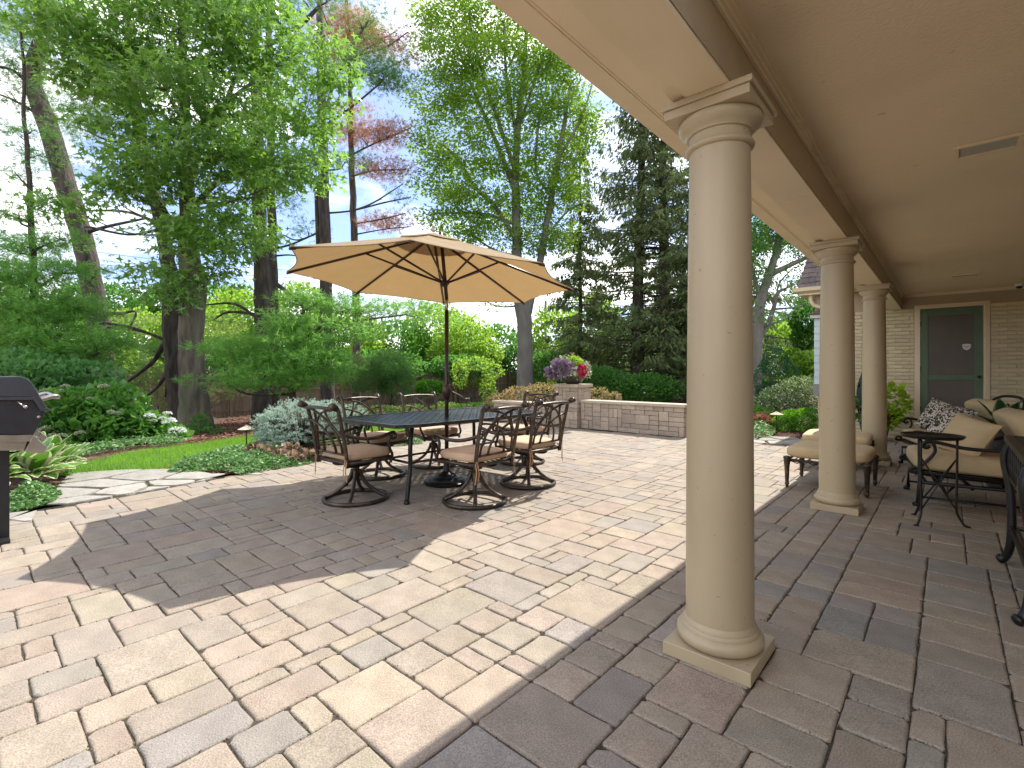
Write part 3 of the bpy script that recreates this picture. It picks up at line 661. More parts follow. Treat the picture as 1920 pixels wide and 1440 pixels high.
# flagstone paths: irregular slabs, mossy joints
def voronoi_cells(poly, pts):
    cells = []
    for i, p in enumerate(pts):
        c = [tuple(q) for q in poly]
        for j, q in enumerate(pts):
            if i == j: continue
            m = ((p[0]+q[0])/2, (p[1]+q[1])/2); dx, dy = q[0]-p[0], q[1]-p[1]
            out = []
            for k in range(len(c)):
                a, b = c[k], c[(k+1) % len(c)]; sa = (a[0]-m[0])*dx + (a[1]-m[1])*dy; sb = (b[0]-m[0])*dx + (b[1]-m[1])*dy
                if sa <= 0: out.append(a)
                if sa * sb < 0: t = sa / (sa - sb); out.append((a[0]+(b[0]-a[0])*t, a[1]+(b[1]-a[1])*t))
            c = out
            if len(c) < 3: break
        if len(c) >= 3: cells.append(c)
    return cells
def flag_path(name, poly, pts, z):
    base = sheet(name, poly, z - .018, M['moss'])
    for c in voronoi_cells(poly, pts):
        C = Vector((sum(p[0] for p in c)/len(c), sum(p[1] for p in c)/len(c))); o = []
        for i in range(len(c)):
            a, b = Vector(c[i]), Vector(c[(i+1) % len(c)])
            if (b - a).length < .02: continue
            for t in (.12, .5, .88):
                q = a.lerp(b, t); q = q + (C - q).normalized() * random.uniform(.008, .045); o.append(q)
        if len(o) < 5: continue
        s = sum(o[i-1].x*o[i].y - o[i].x*o[i-1].y for i in range(len(o)))
        if s < 0: o = o[::-1]
        mb = MB(); mb.prism([(q.x - C.x, q.y - C.y) for q in o], -.03, .004 + random.uniform(0, .006), .005)
        ob = mb.build('flagstone', M['flag'], base, auto=35); ob.location = (C.x, C.y, z)
fl = [gp(*p) for p in [(55, 990), (90, 930), (128, 893), (230, 885), (330, 884), (400, 893), (500, 896)]]
FP = [(p.x, p.y) for p in fl] + [(-6.28, 2.35), (-6.15, 1.97), (-5.99, 1.2), (-5.9, .5), (-5.95, .1)]
fs = [gp(*p) for p in [(130, 930), (200, 912), (260, 899), (370, 899), (330, 912), (230, 926), (160, 945), (120, 960), (300, 922), (430, 903), (180, 895), (390, 910)]]
flag_path('flagstone_path', FP, [(p.x, p.y) for p in fs], .0)
FP2 = [(-2.2, 8.93), (-1.37, 9.32), (-1.37, 10.3), (-2.3, 10.05), (-3.4, 9.5), (-3.15, 8.8)]
random.seed(3)
flag_path('side_path', FP2, [(-1.6, 9.6), (-1.7, 10.1), (-2.1, 9.3), (-2.2, 9.8), (-2.6, 9.1), (-2.7, 9.55), (-3.05, 9.1), (-3.0, 9.5), (-1.95, 9.65), (-2.4, 9.55)], -.001)

# ------------------------------------------------------------------ the house
house = thing('house', 'cream painted brick house with a columned porch along the patio', 'house', (0, 11.35, 0))
OH = Vector((0, 11.35, 0)); TH = Matrix.Translation(-OH)
def hb(name, boxes, mat, parent=None, bev=0):
    mb = MB()
    for b in boxes: mb.box(*b, T=TH, bev=bev)
    return mb.build(name, mat, parent or house)
ZC, ZB = 2.585, 2.34
XI, XO = -.636, -.808
hb('ceiling', [(XI + .001, 3.0, 1.5, 11.349, ZC, ZC + .1)], M['ceiling'])
hb('beam', [(XO, XI, 1.15, 11.348, ZB, ZC + .099)], M['darktrim'])
hb('beam_board', [(XO - .001, XI - .004, 1.15, 3.6, ZB - .012, ZB - .001), (XO - .001, XI - .004, 3.603, 11.34, ZB - .012, ZB - .001)], M['cream'])
hb('beam_trim', [(-.874, XO - .012, 1.15, 11.34, ZB + .004, ZB + .075), (-.868, XO - .002, 1.15, 11.34, ZB + .076, 2.704)], M['cream'])
hb('soffit', [(-1.275, -.869, 1.25, 11.2, 2.706, 2.73), ], M['cream'])
hb('soffit_trim', [(-1.385, -1.279, 1.25, 11.2, 2.699, 2.74), (-1.279, -1.265, 1.25, 11.2, 2.7035, 2.71)], M['cream'])
gut = MB(); gut.add([TH @ Vector(p) for y in (1.25, 11.2) for p in [(-1.387, y, 2.70), (-1.40, y, 2.74), (-1.415, y, 2.80), (-1.36, y, 2.80)]], [(0, 1, 5, 4), (1, 2, 6, 5), (2, 3, 7, 6), (3, 0, 4, 7), (0, 3, 2, 1), (4, 5, 6, 7)])
gut.build('gutter', M['cream'], house)
rf = MB(); rf.add([TH @ Vector(p) for y in (1.25, 11.2) for p in [(-1.42, y, 2.81), (4.5, y, 5.2), (4.5, y, 5.3), (-1.42, y, 2.86)]], [(0, 1, 5, 4), (1, 2, 6, 5), (2, 3, 7, 6), (3, 0, 4, 7), (0, 3, 2, 1), (4, 5, 6, 7)])
rf.build('roof', M['shingle'], house)
for k, (a, b, c) in enumerate([(.0, .05, .0), (.012, .035, .012), (.024, .02, .024)]):
    pass
cm = MB()
for (x0, x1, z0, z1) in [(XI + .001, XI + .014, ZC - .05, ZC - .001), (XI + .014, XI + .026, ZC - .034, ZC - .001), (XI + .026, XI + .04, ZC - .018, ZC - .001)]:
    cm.box(x0, x1, 1.5, 11.34, z0, z1, T=TH)
cm.build('crown_moulding', M['cream'], house)
wm = MB()
for (y0, z0) in [(11.335, ZC - .05), (11.322, ZC - .034), (11.308, ZC - .018)]:
    wm.box(XI + .042, 2.999, y0, y0 + .0125, z0, ZC - .001, T=TH)
wm.build('wall_moulding', M['cream'], house)
hb('frieze_board', [(XI + .001, 2.999, 11.345, 11.42, 2.335, ZC - .052), (-2.0, XO - .002, 11.345, 11.42, 2.335, 2.705)], M['darktrim'])
# brick wall pieces (mortar body) with every brick its own object
wall = hb('brick_wall', [(-1.95, -.462, 11.356, 11.6, -.05, 2.334), (.51, 2.999, 11.356, 11.6, -.05, 2.334), (3.0, 3.2, -3, 11.6, -.05, 2.75), (-.462, .51, 11.7, 11.8, -.05, 2.7)], M['mortar'])
BL, BH = .203, .0675
def brick_mesh(l):
    mb = MB(); mb.prism([(-l/2, -.03), (l/2, -.03), (l/2, .02), (-l/2, .02)], 0, BH - .009, .003); me_o = mb.build('brick', M['brick'], wall, auto=30); me = me_o.data; bpy.data.objects.remove(me_o); return me
bmesh_cache = {}
bricks = []
for r in range(35):
    z = -.02 + r * BH
    for (x0, x1) in ((-1.95, -.464), (.512, 1.99)):
        x = x0 - (BL / 2 if r % 2 else 0)
        while x < x1 - .02:
            a, b = max(x, x0), min(x + BL, x1)
            if b - a > .03: bricks.append((a, b, z))
            x += BL
def vis_brick(b):
    x = (b[0]+b[1])/2; d = x*FW[0] + 11.35*FW[1]; l = x*RT[0] + 11.35*RT[1]; px = 960 + FPX*l/d
    return (1595 < px < 1930) * 1.0 + (b[2] > .25) * .5 + .001*d
bricks.sort(key=lambda b: -vis_brick(b))
rest = MB()
for q, (a, b, z) in enumerate(bricks):
    l = round(b - a - .008, 3); y = 11.362 + random.uniform(-.003, .003)
    if q < 300:
        if l not in bmesh_cache: bmesh_cache[l] = brick_mesh(l)
        o = link('brick', bmesh_cache[l], wall); o.location = Vector(((a+b)/2, y, z)) - OH; o.rotation_euler = (random.gauss(0, .004), random.gauss(0, .004), random.gauss(0, .006))
    else: rest.box(a + .004, b - .004, y - .03, y + .02, z, z + BH - .009, T=TH)
tag(rest.build('brick_field', M['brick'], wall), kind='stuff')
# door
door = thing('screen_door', 'green screen door with two mesh panels in the porch brick wall', 'door', (0.03, 11.34, .05))
house_door = door
TD = Matrix.Translation(-Vector((0.03, 11.34, .05)))
def db(name, boxes, mat, parent=None, bev=0):
    mb = MB()
    for b in boxes: mb.box(*b, T=TD, bev=bev)
    return mb.build(name, mat, parent or door)
X0, X1, ZT = -.375, .425, 2.305
db('door_frame', [(X0, X0 + .095, 11.335, 11.375, .1, ZT), (X1 - .095, X1, 11.335, 11.375, .1, ZT), (X0 + .095, X1 - .095, 11.335, 11.375, ZT - .11, ZT), (X0 + .095, X1 - .095, 11.335, 11.375, 1.06, 1.14), (X0 + .095, X1 - .095, 11.335, 11.375, .1, .30)], M['green'])
db('screen_stop', [(X0 + .095, X0 + .107, 11.341, 11.369, .30, ZT - .11), (X1 - .107, X1 - .095, 11.341, 11.369, .30, ZT - .11), (X0 + .107, X1 - .107, 11.341, 11.369, ZT - .122, ZT - .11)], M['green'])
db('screen', [(X0 + .107, X1 - .107, 11.352, 11.356, 1.14, ZT - .122)], M['screen'])
db('screen', [(X0 + .107, X1 - .107, 11.352, 11.356, .30, 1.06)], M['screen'])
db('inner_door', [(X0, X1, 11.44, 11.47, .1, ZT)], M['glass'])
db('casing', [(X0 - .085, X0 - .006, 11.318, 11.42, 0, ZT + .075), (X1 + .006, X1 + .085, 11.318, 11.42, 0, ZT + .075), (X0 - .006, X1 + .006, 11.318, 11.42, ZT + .006, ZT + .075), (X0 - .006, X1 + .006, 11.318, 11.46, -.02, .095)], M['cream'])
db('casing_bead', [(X1 + .03, X1 + .04, 11.31, 11.3175, 0, ZT + .04), (X1 + .058, X1 + .066, 11.31, 11.3175, 0, ZT + .062), (X0 - .04, X1 + .03, 11.31, 11.3175, ZT + .03, ZT + .04)], M['cream'])
kn = MB(); kn.lathe([(.0, 0), (.018, 0), (.018, .004), (.008, .01), (.009, .03), (.022, .035), (.024, .045), (.015, .055), (0, .056)], 14)
k_ = kn.build('door_handle', M['blackm'], door, smooth=True); k_.location = Vector((X1 - .045, 11.334, 1.115)) - Vector((.03, 11.34, .05)); k_.rotation_euler = (R(90), 0, 0)
for z in (.55, 1.25, 2.05): db('hinge', [(X0 - .012, X0 + .006, 11.322, 11.334, z - .045, z + .045)], M['blackm'])
sp = [(-.055, .045), (-.03, .052), (0, .055), (.03, .052), (.055, .045), (.05, -.01), (.03, -.04), (0, -.055), (-.03, -.04), (-.05, -.01)]
sk = MB(); sk.prism([(p[0], p[1]) for p in sp[::-1]], 0, .002, 0); s_ = sk.build('security_sticker', M['white'], door); s_.location = Vector((X1 - .20, 11.3515, 1.62)) - Vector((.03, 11.34, .05)); s_.rotation_euler = (R(90), 0, 0)
sk = MB()
for i in range(7): sk.box(-.038 + i*.011, -.031 + i*.011, .004 + (i % 2)*.003, .018, .0022, .0032)
sk.box(-.025, .025, -.02, -.014, .0022, .0032); q_ = sk.build('print', M['blackm'], s_)
# porch columns
def make_column(y):
    P = lambda z: Vector((-.735, y, z)) - OH
    c = MB(); r = [(.136, .15)]
    for i in range(13):
        t = i / 12; r.append((.136 - .015 * (t ** 1.7), .152 + t * (2.14 - .152)))
    c.lathe(r, 48, P(0)); co = c.build('column', M['column'], house, auto=40)
    m = MB(); m.box(-.91, -.56, y - .175, y + .175, 0, .055, T=TH, bev=.003); m.build('plinth', M['column'], co)
    m = MB(); m.lathe([(.145, .055), (.158, .058), (.170, .070), (.174, .084), (.172, .098), (.163, .110), (.154, .114), (.154, .124), (.151, .129), (.146, .132), (.146, .140), (.141, .148), (.137, .156)], 56, P(0)); m.build('base_moulding', M['column'], co, auto=50)
    m = MB(); m.lathe([(.120, 2.135), (.130, 2.138), (.137, 2.146), (.138, 2.153), (.134, 2.160), (.126, 2.163), (.1225, 2.168), (.1225, 2.200), (.132, 2.203), (.134, 2.210), (.148, 2.222), (.164, 2.240), (.168, 2.254), (.164, 2.2655), (.15, 2.2665)], 56, P(0)); m.build('capital_moulding', M['column'], co, auto=50)
    m = MB(); m.box(-.905, -.565, y - .17, y + .17, 2.2670, 2.303, T=TH, bev=.002); m.box(-.917, -.553, y - .182, y + .182, 2.3035, 2.3275, T=TH, bev=.004); m.build('abacus', M['column'], co)
for y in (2.16, 5.12, 8.01): make_column(y)
# recessed lights, camera
for y in (4.18, 9.55):
    m = MB(); x0, x1, y0, y1 = 0.02, .335, y - .12, y + .12; f = .028
    for b in [(x0, x1, y0, y0 + f), (x0, x1, y1 - f, y1), (x0, x0 + f, y0 + f, y1 - f), (x1 - f, x1, y0 + f, y1 - f)]: m.box(*b, ZC - .016, ZC - .001, T=TH, bev=.003)
    fr = m.build('ceiling_light', M['cream'], house); m = MB(); m.box(x0 + f, x1 - f, y0 + f, y1 - f, ZC - .006, ZC - .001, T=TH); m.build('frosted_lens', M['lens'], fr)
cam_t = thing('security_camera', 'small white dome security camera at the porch ceiling edge', 'camera', (.83, 11.1, ZC))
m = MB(); m.lathe([(.0, -.035), (.05, -.035), (.058, -.025), (.06, -.001)], 24); m.build('housing', M['white'], cam_t, auto=40)
m = MB(); m.lathe([(0, -.075), (.02, -.072), (.035, -.058), (.042, -.036)], 20); m.build('dome', M['grillblk'], cam_t, smooth=True)
# wing beyond the porch: eave with gutter, shingled roof, bay with white siding
sh = [(-2.25, 11.16, 2.86), (.5, 11.16, 2.86), (.5, 12.1, 5.2), (-1.75, 12.1, 5.2)]
rb = MB(); rb.add([TH @ Vector(p) for p in sh + [(-2.25, 14.5, 2.86), (.5, 14.5, 2.86), (.5, 13.2, 5.2), (-1.75, 13.2, 5.2)]], [(0, 1, 2, 3), (4, 0, 3, 7), (1, 5, 6, 2), (5, 4, 7, 6), (3, 2, 6, 7), (0, 4, 5, 1)])
wr = rb.build('wing_roof', M['shingle'], house)
for i in range(22):
    t0 = i / 22; z0 = 2.87 + t0 * 2.3; y0 = 11.15 + t0 * .94; xl = -2.24 + t0 * .5; x = xl - .02
    while x < .4:
        wd = random.uniform(.16, .30); a = x; b_ = min(x + wd, .45); dy = random.uniform(0, .008); dz = random.uniform(-.012, .012); sm = MB()
        v = [(a, y0 - .025 - dy, z0 + dz), (b_ - .006, y0 - .025 - dy, z0 + dz), (b_ - .006, y0 + .05, z0 + .14), (a, y0 + .05, z0 + .14), (a, y0 + .0, z0 - .005), (b_ - .006, y0, z0 - .005)]
        sm.add([TH @ Vector(p) for p in v], [(0, 1, 2, 3), (4, 5, 1, 0)]); sm.build('shingle', M['shingle'], wr); x += wd
gm = MB()
gm.add([TH @ Vector(p) for x in (-2.33, .4) for p in [(x, 11.12, 2.755), (x, 11.03, 2.79), (x, 11.01, 2.86), (x, 11.15, 2.86)]], [(0, 1, 5, 4), (1, 2, 6, 5), (2, 3, 7, 6), (3, 0, 4, 7), (0, 3, 2, 1), (4, 5, 6, 7)])
gm.add([TH @ Vector(p) for y in (11.13, 14) for p in [(-2.24, y, 2.755), (-2.33, y, 2.79), (-2.345, y, 2.86), (-2.24, y, 2.86)]], [(0, 4, 5, 1), (1, 5, 6, 2), (2, 6, 7, 3), (3, 7, 4, 0), (0, 1, 2, 3), (4, 7, 6, 5)])
gm.build('gutter', M['cream'], house)
hb('eave_soffit', [(-2.24, -1.42, 11.13, 11.9, 2.72, 2.754), (-2.24, -.87, 11.343, 11.9, 2.735, 2.75)], M['cream'])
m = MB(); dp = smooth_path([(-2.05, 11.25, 2.73), (-2.05, 11.25, 2.62), (-2.0, 11.27, 2.52), (-1.88, 11.3, 2.47), (-1.78, 11.31, 2.44), (-1.75, 11.31, 2.3), (-1.75, 11.31, .1)], 5); m.tube([TH @ p for p in dp], .038, 12); m.build('downspout', M['cream'], house, smooth=True)
hb('upper_wall', [(-1.95, 3.0, 11.43, 11.6, 2.336, 2.80), (-1.95, -1.9, 11.6, 16, -.05, 2.72)], M['mortar'])
bay = hb('bay_window', [(-1.99, -1.55, 11.28, 11.352, .95, 2.26)], M['siding'])
m = MB()
for i in range(9): z = .955 + i * .144; m.add([TH @ Vector(p) for p in [(-2.0, 11.262, z), (-1.55, 11.262, z), (-1.55, 11.278, z + .14), (-2.0, 11.278, z + .14), (-2.0, 11.279, z), (-1.55, 11.279, z)]], [(0, 1, 2, 3), (4, 5, 1, 0)])
m.build('siding_board', M['siding'], bay)
m = MB(); m.box(-2.06, -1.5, 11.2, 11.35, 2.262, 2.33, T=TH, bev=.004); m.build('bay_cornice', M['white'], bay)
m = MB(); m.add([TH @ Vector(p) for p in [(-2.1, 11.15, 2.333), (-1.45, 11.15, 2.333), (-1.45, 11.35, 2.333), (-2.1, 11.35, 2.333), (-1.85, 11.35, 2.46), (-1.45, 11.35, 2.46)]], [(0, 1, 5, 4), (0, 4, 3), (0, 3, 2, 1), (1, 2, 5), (3, 4, 5, 2)]); m.build('bay_roof', M['shingle'], bay)
hb('bay_sill', [(-2.02, -1.55, 11.24, 11.352, .74, .948)], M['greyblock'])

# ------------------------------------------------------------------ low garden wall and pillar
def block_face(parent, off, x0, x1, z0, z1, yf, depth, axis='x', ux=.098, uz=.085, seed=1):
    """split blocks laid irregularly on a face; every block an object"""
    random.seed(seed); nx = max(1, round((x1-x0)/ux)); nz = max(1, round((z1-z0)/uz)); ux = (x1-x0)/nx; uz = (z1-z0)/nz
    for i, j, a, b in pack(nx, nz, [(2, 1), (3, 1), (2, 2), (1, 2), (3, 2), (1, 1)], [5, 3, 2, 1, .9, .7], band=99, keep=0):
        w_, h_ = a*ux - .005, b*uz - .005; m = MB(); j_ = lambda: random.uniform(-.003, .003)
        c = .006
        out = [(-w_/2 + c + j_(), -h_/2), (w_/2 - c + j_(), -h_/2), (w_/2, -h_/2 + c + j_()), (w_/2 + j_()*.4, h_/2 - c), (w_/2 - c + j_(), h_/2), (-w_/2 + c, h_/2 + j_()*.4), (-w_/2, h_/2 - c + j_()), (-w_/2, -h_/2 + c)]
        m.prism(out, 0, depth, .007)
        o = m.build('stone_block', M['wallblk'], parent)
        cx, cz = x0 + (i + a/2)*ux, z0 + (j + b/2)*uz; pr = random.uniform(-.004, .006)
        if axis == 'x': o.rotation_euler = (R(90), 0, 0); o.location = Vector((cx, yf - pr + depth, cz)) - off
        else: o.rotation_euler = (R(90), 0, R(90)); o.location = Vector((yf + pr - depth, cx, cz)) - off
def gwall(name, label, x0, x1, y0, y1, h, cap, seed, capov=.035, side=True):
    b = Vector(((x0+x1)/2, (y0+y1)/2, 0)); t = thing(name, label, 'wall' if 'wall' in name else 'pillar', b); T = Matrix.Translation(-b)
    m = MB(); m.box(x0 + .05, x1 - .05, y0 + .05, y1 - .05, -.05, h - .002, T=T); m.build('core', M['blockcore'], t)
    block_face(t, b, x0, x1, 0, h, y0, .06, 'x', seed=seed)
    if side: block_face(t, b, y0 + .06, y1, 0, h, x1, .06, 'y', seed=seed + 5)
    X = x0 - capov; n = max(1, round((x1-x0+2*capov)/.75)); wd = (x1-x0+2*capov)/n
    for i in range(n):
        m = MB(); m.box(X + i*wd + .002, X + (i+1)*wd - .002, y0 - capov, y1 + capov, h, h + cap, T=T, bev=.008); m.build('cap_stone', M['cap'], t)
    return t
gwall('garden_wall', 'low tan stone block wall with smooth capstones right of the flower pillar', -5.845, -3.6, 8.74, 9.02, .545, .055, 11)
gwall('stone_pillar', 'square tan stone block pillar carrying the flower bowl', -6.42, -5.85, 8.62, 9.15, .865, .07, 21)
gwall('garden_wall', 'low stone wall section left of the pillar behind the dining chairs', -8.4, -6.425, 8.74, 9.02, .44, .055, 31)
random.seed(11)
# ------------------------------------------------------------------ board fence
def fence(label, fx, y0, y1, zb, zt, bw, post_every, axis='y'):
    b = Vector((fx, y0, zb)) if axis == 'y' else Vector((y0, fx, zb)); t = thing('board_fence', label, 'fence', b)
    if axis == 'x': t.rotation_euler = (0, 0, R(-90))
    hgt = zt - zb; L_ = y1 - y0
    m = MB(); m.box(-.01, .01, -bw/2 + .003, bw/2 - .003, 0, hgt); o = m.build('board', M['fence'], t); me = o.data; bpy.data.objects.remove(o)
    n = int(L_ / bw)
    for i in range(n):
        o = link('board', me, t); o.location = (random.uniform(-.004, .004), (i + .5) * bw, random.uniform(-.02, .02)); o.scale = (1, 1, random.uniform(.985, 1.01))
    for z in (.2, .62 * hgt * .9, hgt - .22):
        m = MB(); m.box(.012, .05, 0, L_, z, z + .09); m.build('rail', M['fence'], t)
    m = MB(); m.box(.0505, .14, -.05, .05, 0, hgt + .02); o = m.build('post', M['fence'], t); me = o.data; bpy.data.objects.remove(o)
    for i in range(int(L_ / post_every) + 1):
        o = link('post', me, t); o.location = (0, i * post_every, 0)
fence('long weathered brown board fence behind the pines and shrubs', -21.7, 0, 27, -.63, 1.2, .145, 2.4)
fence('short brown picket fence far behind the spruces', 27, -9.5, -5.5, -.1, .75, .12, 1.6, 'x')
# ------------------------------------------------------------------ swivel dining chairs
def rot_path(pts): return [Vector(p) for p in pts]
def make_chair():
    t = thing('swivel_chair', 'x', 'chair')
    # base ring and curved legs
    m = MB(); m.tube([(.285*math.cos(a), .285*math.sin(a), .021) for a in np.linspace(0, 2*math.pi, 49)[:-1]], .019, 10, closed=True); m.build('base_ring', M['bronze'], t, smooth=True)
    for k in range(4):
        a = math.pi/4 + k*math.pi/2; c, s = math.cos(a), math.sin(a)
        pts = smooth_path([(c*.278, s*.278, .030), (c*.20, s*.20, .065), (c*.11, s*.11, .135), (c*.055, s*.055, .215), (c*.032, s*.032, .285)], 5)
        m = MB(); m.tube(pts, [.019]*5 + [.0175]*(len(pts)-5), 8); m.build('leg', M['bronze'], t, smooth=True)
    m = MB(); m.lathe([(.028, .19), (.032, .21), (.032, .30), (.024, .305), (.024, .345), (.05, .35), (.05, .357)], 18); m.build('swivel_post', M['bronze'], t, auto=40)
    m = MB()
    for s in (-1, 1):
        m.tube(smooth_path([(s*.10, .16, .385), (s*.10, .12, .35), (s*.10, .02, .335), (s*.10, -.10, .335), (s*.10, -.17, .355), (s*.10, -.17, .385)], 4), .014, 8)
        m.box(s*.10-.05 if s > 0 else -.10, s*.10 if s > 0 else -.10+.05, -.03, .03, .34, .356)
    sp = [(.05*math.cos(i*.9), -.09 + i*.0017, .352 + .018*math.sin(i*.9)) for i in range(70)]
    m.tube(sp, .005, 5); m.box(-.12, .12, -.012, .012, .357, .372); m.build('rocker_spring', M['blackm'], t, smooth=False)
    # seat frame: trapezoid loop with slats
    fr = [(-.235, -.235), (.235, -.235), (.265, .20), (.22, .245), (-.22, .245), (-.265, .20)]
    m = MB(); m.tube([(x, y, .392) for x, y in fr], .0165, 8, closed=True)
    for i in range(7): x = -.19 + i*.063; m.tube([(x, -.23, .393), (x, .24, .393)], .006, 5)
    m.build('seat_frame', M['bronze'], t, smooth=True)
    m = MB(); m.pad(.49, .48, .085, Matrix.Translation((0, .01, .448)), e=.30, nu=36, nv=12); cu = m.build('seat_cushion', M['cushion'], t, smooth=True)
    for s in (-1, 1):      # ties hanging at the back corners
        m = MB()
        x = s*.245
        m.tube(smooth_path([(x*.93, -.215, .425), (x*1.03, -.25, .42), (x*1.06, -.262, .40), (x*1.05, -.268, .33), (x*1.09, -.262, .24)], 4), [.006]*17, 4, flat=.4)
        m.tube(smooth_path([(x*.93, -.215, .425), (x*.98, -.26, .415), (x*.97, -.27, .38), (x*.95, -.275, .32), (x*.99, -.27, .27)], 4), [.0065]*17, 4, flat=.4)
        m.tube([(x*.93, -.215, .428), (x*1.0, -.268, .424), (x*1.06, -.262, .43)], .009, 5)
        m.build('cushion_tie', M['tie'], t)
    # back: leaning posts with scrolled tops
    def by(z): return -.245 - .10*((z-.39)/.5)**1.3 if z > .39 else -.245      # lean of the back plane
    B = lambda x, z: Vector((x*(1 + .10*(z-.4)), by(z) - .035*(1-(x/.25)**2)*min(1, max(0, (z-.45)/.4)), z))
    for s in (-1, 1):
        pts = [Vector((s*.238, -.238, .36))] + [Vector((s*.245*(1+.1*(z-.4)), by(z), z)) for z in (.42, .5, .6, .7, .8, .87)] + [Vector((s*.262, by(.9)-.02, .905)), Vector((s*.264, by(.9)-.048, .918)), Vector((s*.265, by(.9)-.062, .905))]
        m = MB(); m.tube(smooth_path(pts, 3), .0175, 8); m.build('back_post', M['bronze'], t, smooth=True)
        m = MB(); c = Vector((s*.265, by(.9)-.050, .902)); m.tube([c + Vector((-.024, 0, 0)), c + Vector((-.018, 0, 0)), c + Vector((.018, 0, 0)), c + Vector((.026, 0, 0))], [.012, .028, .028, .014], 12); m.build('finial', M['bronze'], t, smooth=True)
    m = MB(); m.tube([B(x, .872 + .016*(1-(x/.25)**2)) + Vector((0, -.01, 0)) for x in np.linspace(-.248, .248, 13)], .03, 8, flat=.5); m.build('top_rail', M['bronze'], t, smooth=True)
    m = MB(); m.tube([B(x, .475) for x in np.linspace(-.24, .24, 9)], .011, 6); m.build('lower_rail', M['bronze'], t, smooth=True)
    # interlaced arches
    m = MB()
    for s in (-1, 1):
        for x0, x1, zt in ((-.20, .17, .865), (-.10, .235, .76)):
            pts = []
            for i in range(13):
                a = i/12*math.pi/2; x = x0 + (x1-x0)*(1-math.cos(a)); z = .475 + (zt-.475)*math.sin(a)**.9; pts.append(B(s*x, z) + Vector((0, .003*s, 0)))
            m.tube(pts, .0135, 6, flat=.7)
        pts = [B(s*(.235 - .15*math.sin(i/10*math.pi/2)), .62 + .245*(i/10)) for i in range(11)]; m.tube(pts, .012, 6, flat=.7)
    m.build('back_lattice', M['bronze'], t, smooth=True)
    for s in (-1, 1):      # arms with a scroll at the front
        pts = [Vector((s*.25, by(.63), .655)), Vector((s*.272, -.20, .625)), Vector((s*.292, -.08, .603)), Vector((s*.30, .05, .605)), Vector((s*.30, .14, .625)), Vector((s*.30, .195, .635)), Vector((s*.30, .225, .615)), Vector((s*.30, .22, .585)), Vector((s*.30, .19, .578)), Vector((s*.30, .175, .597)), Vector((s*.30, .19, .608))]
        m = MB(); P = smooth_path(pts, 4); m.tube(P, [.0165]*24 + [.015 - .006*i/(len(P)-24) for i in range(len(P)-24)], 8); m.build('arm', M['bronze'], t, smooth=True)
        m = MB(); m.tube(smooth_path([(s*.30, .175, .61), (s*.30, .15, .56), (s*.295, .165, .49), (s*.285, .20, .43), (s*.262, .20, .385), (s*.262, .20, .35)], 4), .0135, 8); m.build('arm_support', M['bronze'], t, smooth=True)
    return t
chair0 = make_chair()
CH = [(-4.16, 2.46, 2, 'dining chair at the left end of the table, arched back towards the camera'),
      (-3.26, 3.14, 92, 'dining chair nearest the camera, right of the umbrella base'),
      (-3.36, 4.02, 88, 'dining chair on the near side of the table, closest to the stone wall'),
      (-4.94, 4.02, -95, 'far side dining chair just left of the umbrella pole'),
      (-4.92, 3.20, -86, 'far side dining chair in front of the pale blue spruce'),
      (-4.22, 4.93, 178, 'dining chair at the far end of the table before the stone pillar')]
for i, (x, y, a, lb) in enumerate(CH):
    o = chair0 if i == 0 else copy_tree(chair0)
    o.location = (x, y, 0); o.rotation_euler = (0, 0, R(a)); tag(o, lb, 'chair', 'swivel dining chairs round the patio table')

# ------------------------------------------------------------------ dining table: lattice top in a boat-shaped rim
TX, TY = -4.2, 3.62
table = thing('dining_table', 'long dark cast metal dining table with a woven lattice top', 'table', (TX, TY, 0))
hw, hl = .60, 1.06
out = [(-hw*.86, -hl), (hw*.86, -hl), (hw*1.0, -hl*.80), (hw*1.08, 0), (hw*1.0, hl*.80), (hw*.86, hl), (-hw*.86, hl), (-hw*1.0, hl*.80), (-hw*1.08, 0), (-hw*1.0, -hl*.80)]
m = MB(); inr = [(x*.93, y*.965) for x, y in out]
n_ = len(out); vs = [(x, y, z) for pl, z in ((out, .690), (out, .722), (inr, .722), (inr, .690)) for x, y in pl]
m.add(vs, [(r*n_+i, r*n_+(i+1) % n_, ((r+1) % 4)*n_+(i+1) % n_, ((r+1) % 4)*n_+i) for r in range(4) for i in range(n_)]); m.build('rim', M['tablem'], table)
m = MB(); cs = .054
for i in range(-20, 20):
    for j in range(-11, 11):
        cx, cy = (j + .5)*cs, (i + .5)*cs
        xe = hw*1.06 if abs(cy) < hl*.6 else hw*(1.0 - .16*max(0, (abs(cy)-hl*.78)/(hl*.2)))
        if abs(cx) > xe - .02 or abs(cy) > hl*.97: continue
        for k in (-1, 0, 1):
            if (i + j) % 2: m.box(cx + k*.0168 - .0058, cx + k*.0168 + .0058, cy - .0262, cy + .0262, .706, .7175)
            else: m.box(cx - .0262, cx + .0262, cy + k*.0168 - .0058, cy + k*.0168 + .0058, .704, .7155)
for i in range(-20, 21): y = i*cs; m.box(-hw*.97, hw*.97, y - .003, y + .003, .699, .7035) if abs(y) < hl*.97 else None
for j in range(-11, 12): x = j*cs; m.box(x - .003, x + .003, -hl*.95, hl*.95, .694, .6985) if abs(x) < hw*.97 else None
m.build('lattice_top', M['tablem'], table)
for sx in (-1, 1):
    for sy in (-1, 1):
        m = MB(); m.tube(smooth_path([(sx*.42, sy*.80, .69), (sx*.46, sy*.85, .50), (sx*.445, sy*.84, .30), (sx*.49, sy*.90, .10), (sx*.53, sy*.94, .025)], 5), .021, 8)
        m.lathe([(.026, 0), (.03, .012), (.024, .03)], 12, (sx*.535, sy*.945, 0)); m.build('leg', M['blackm'], table, smooth=True)
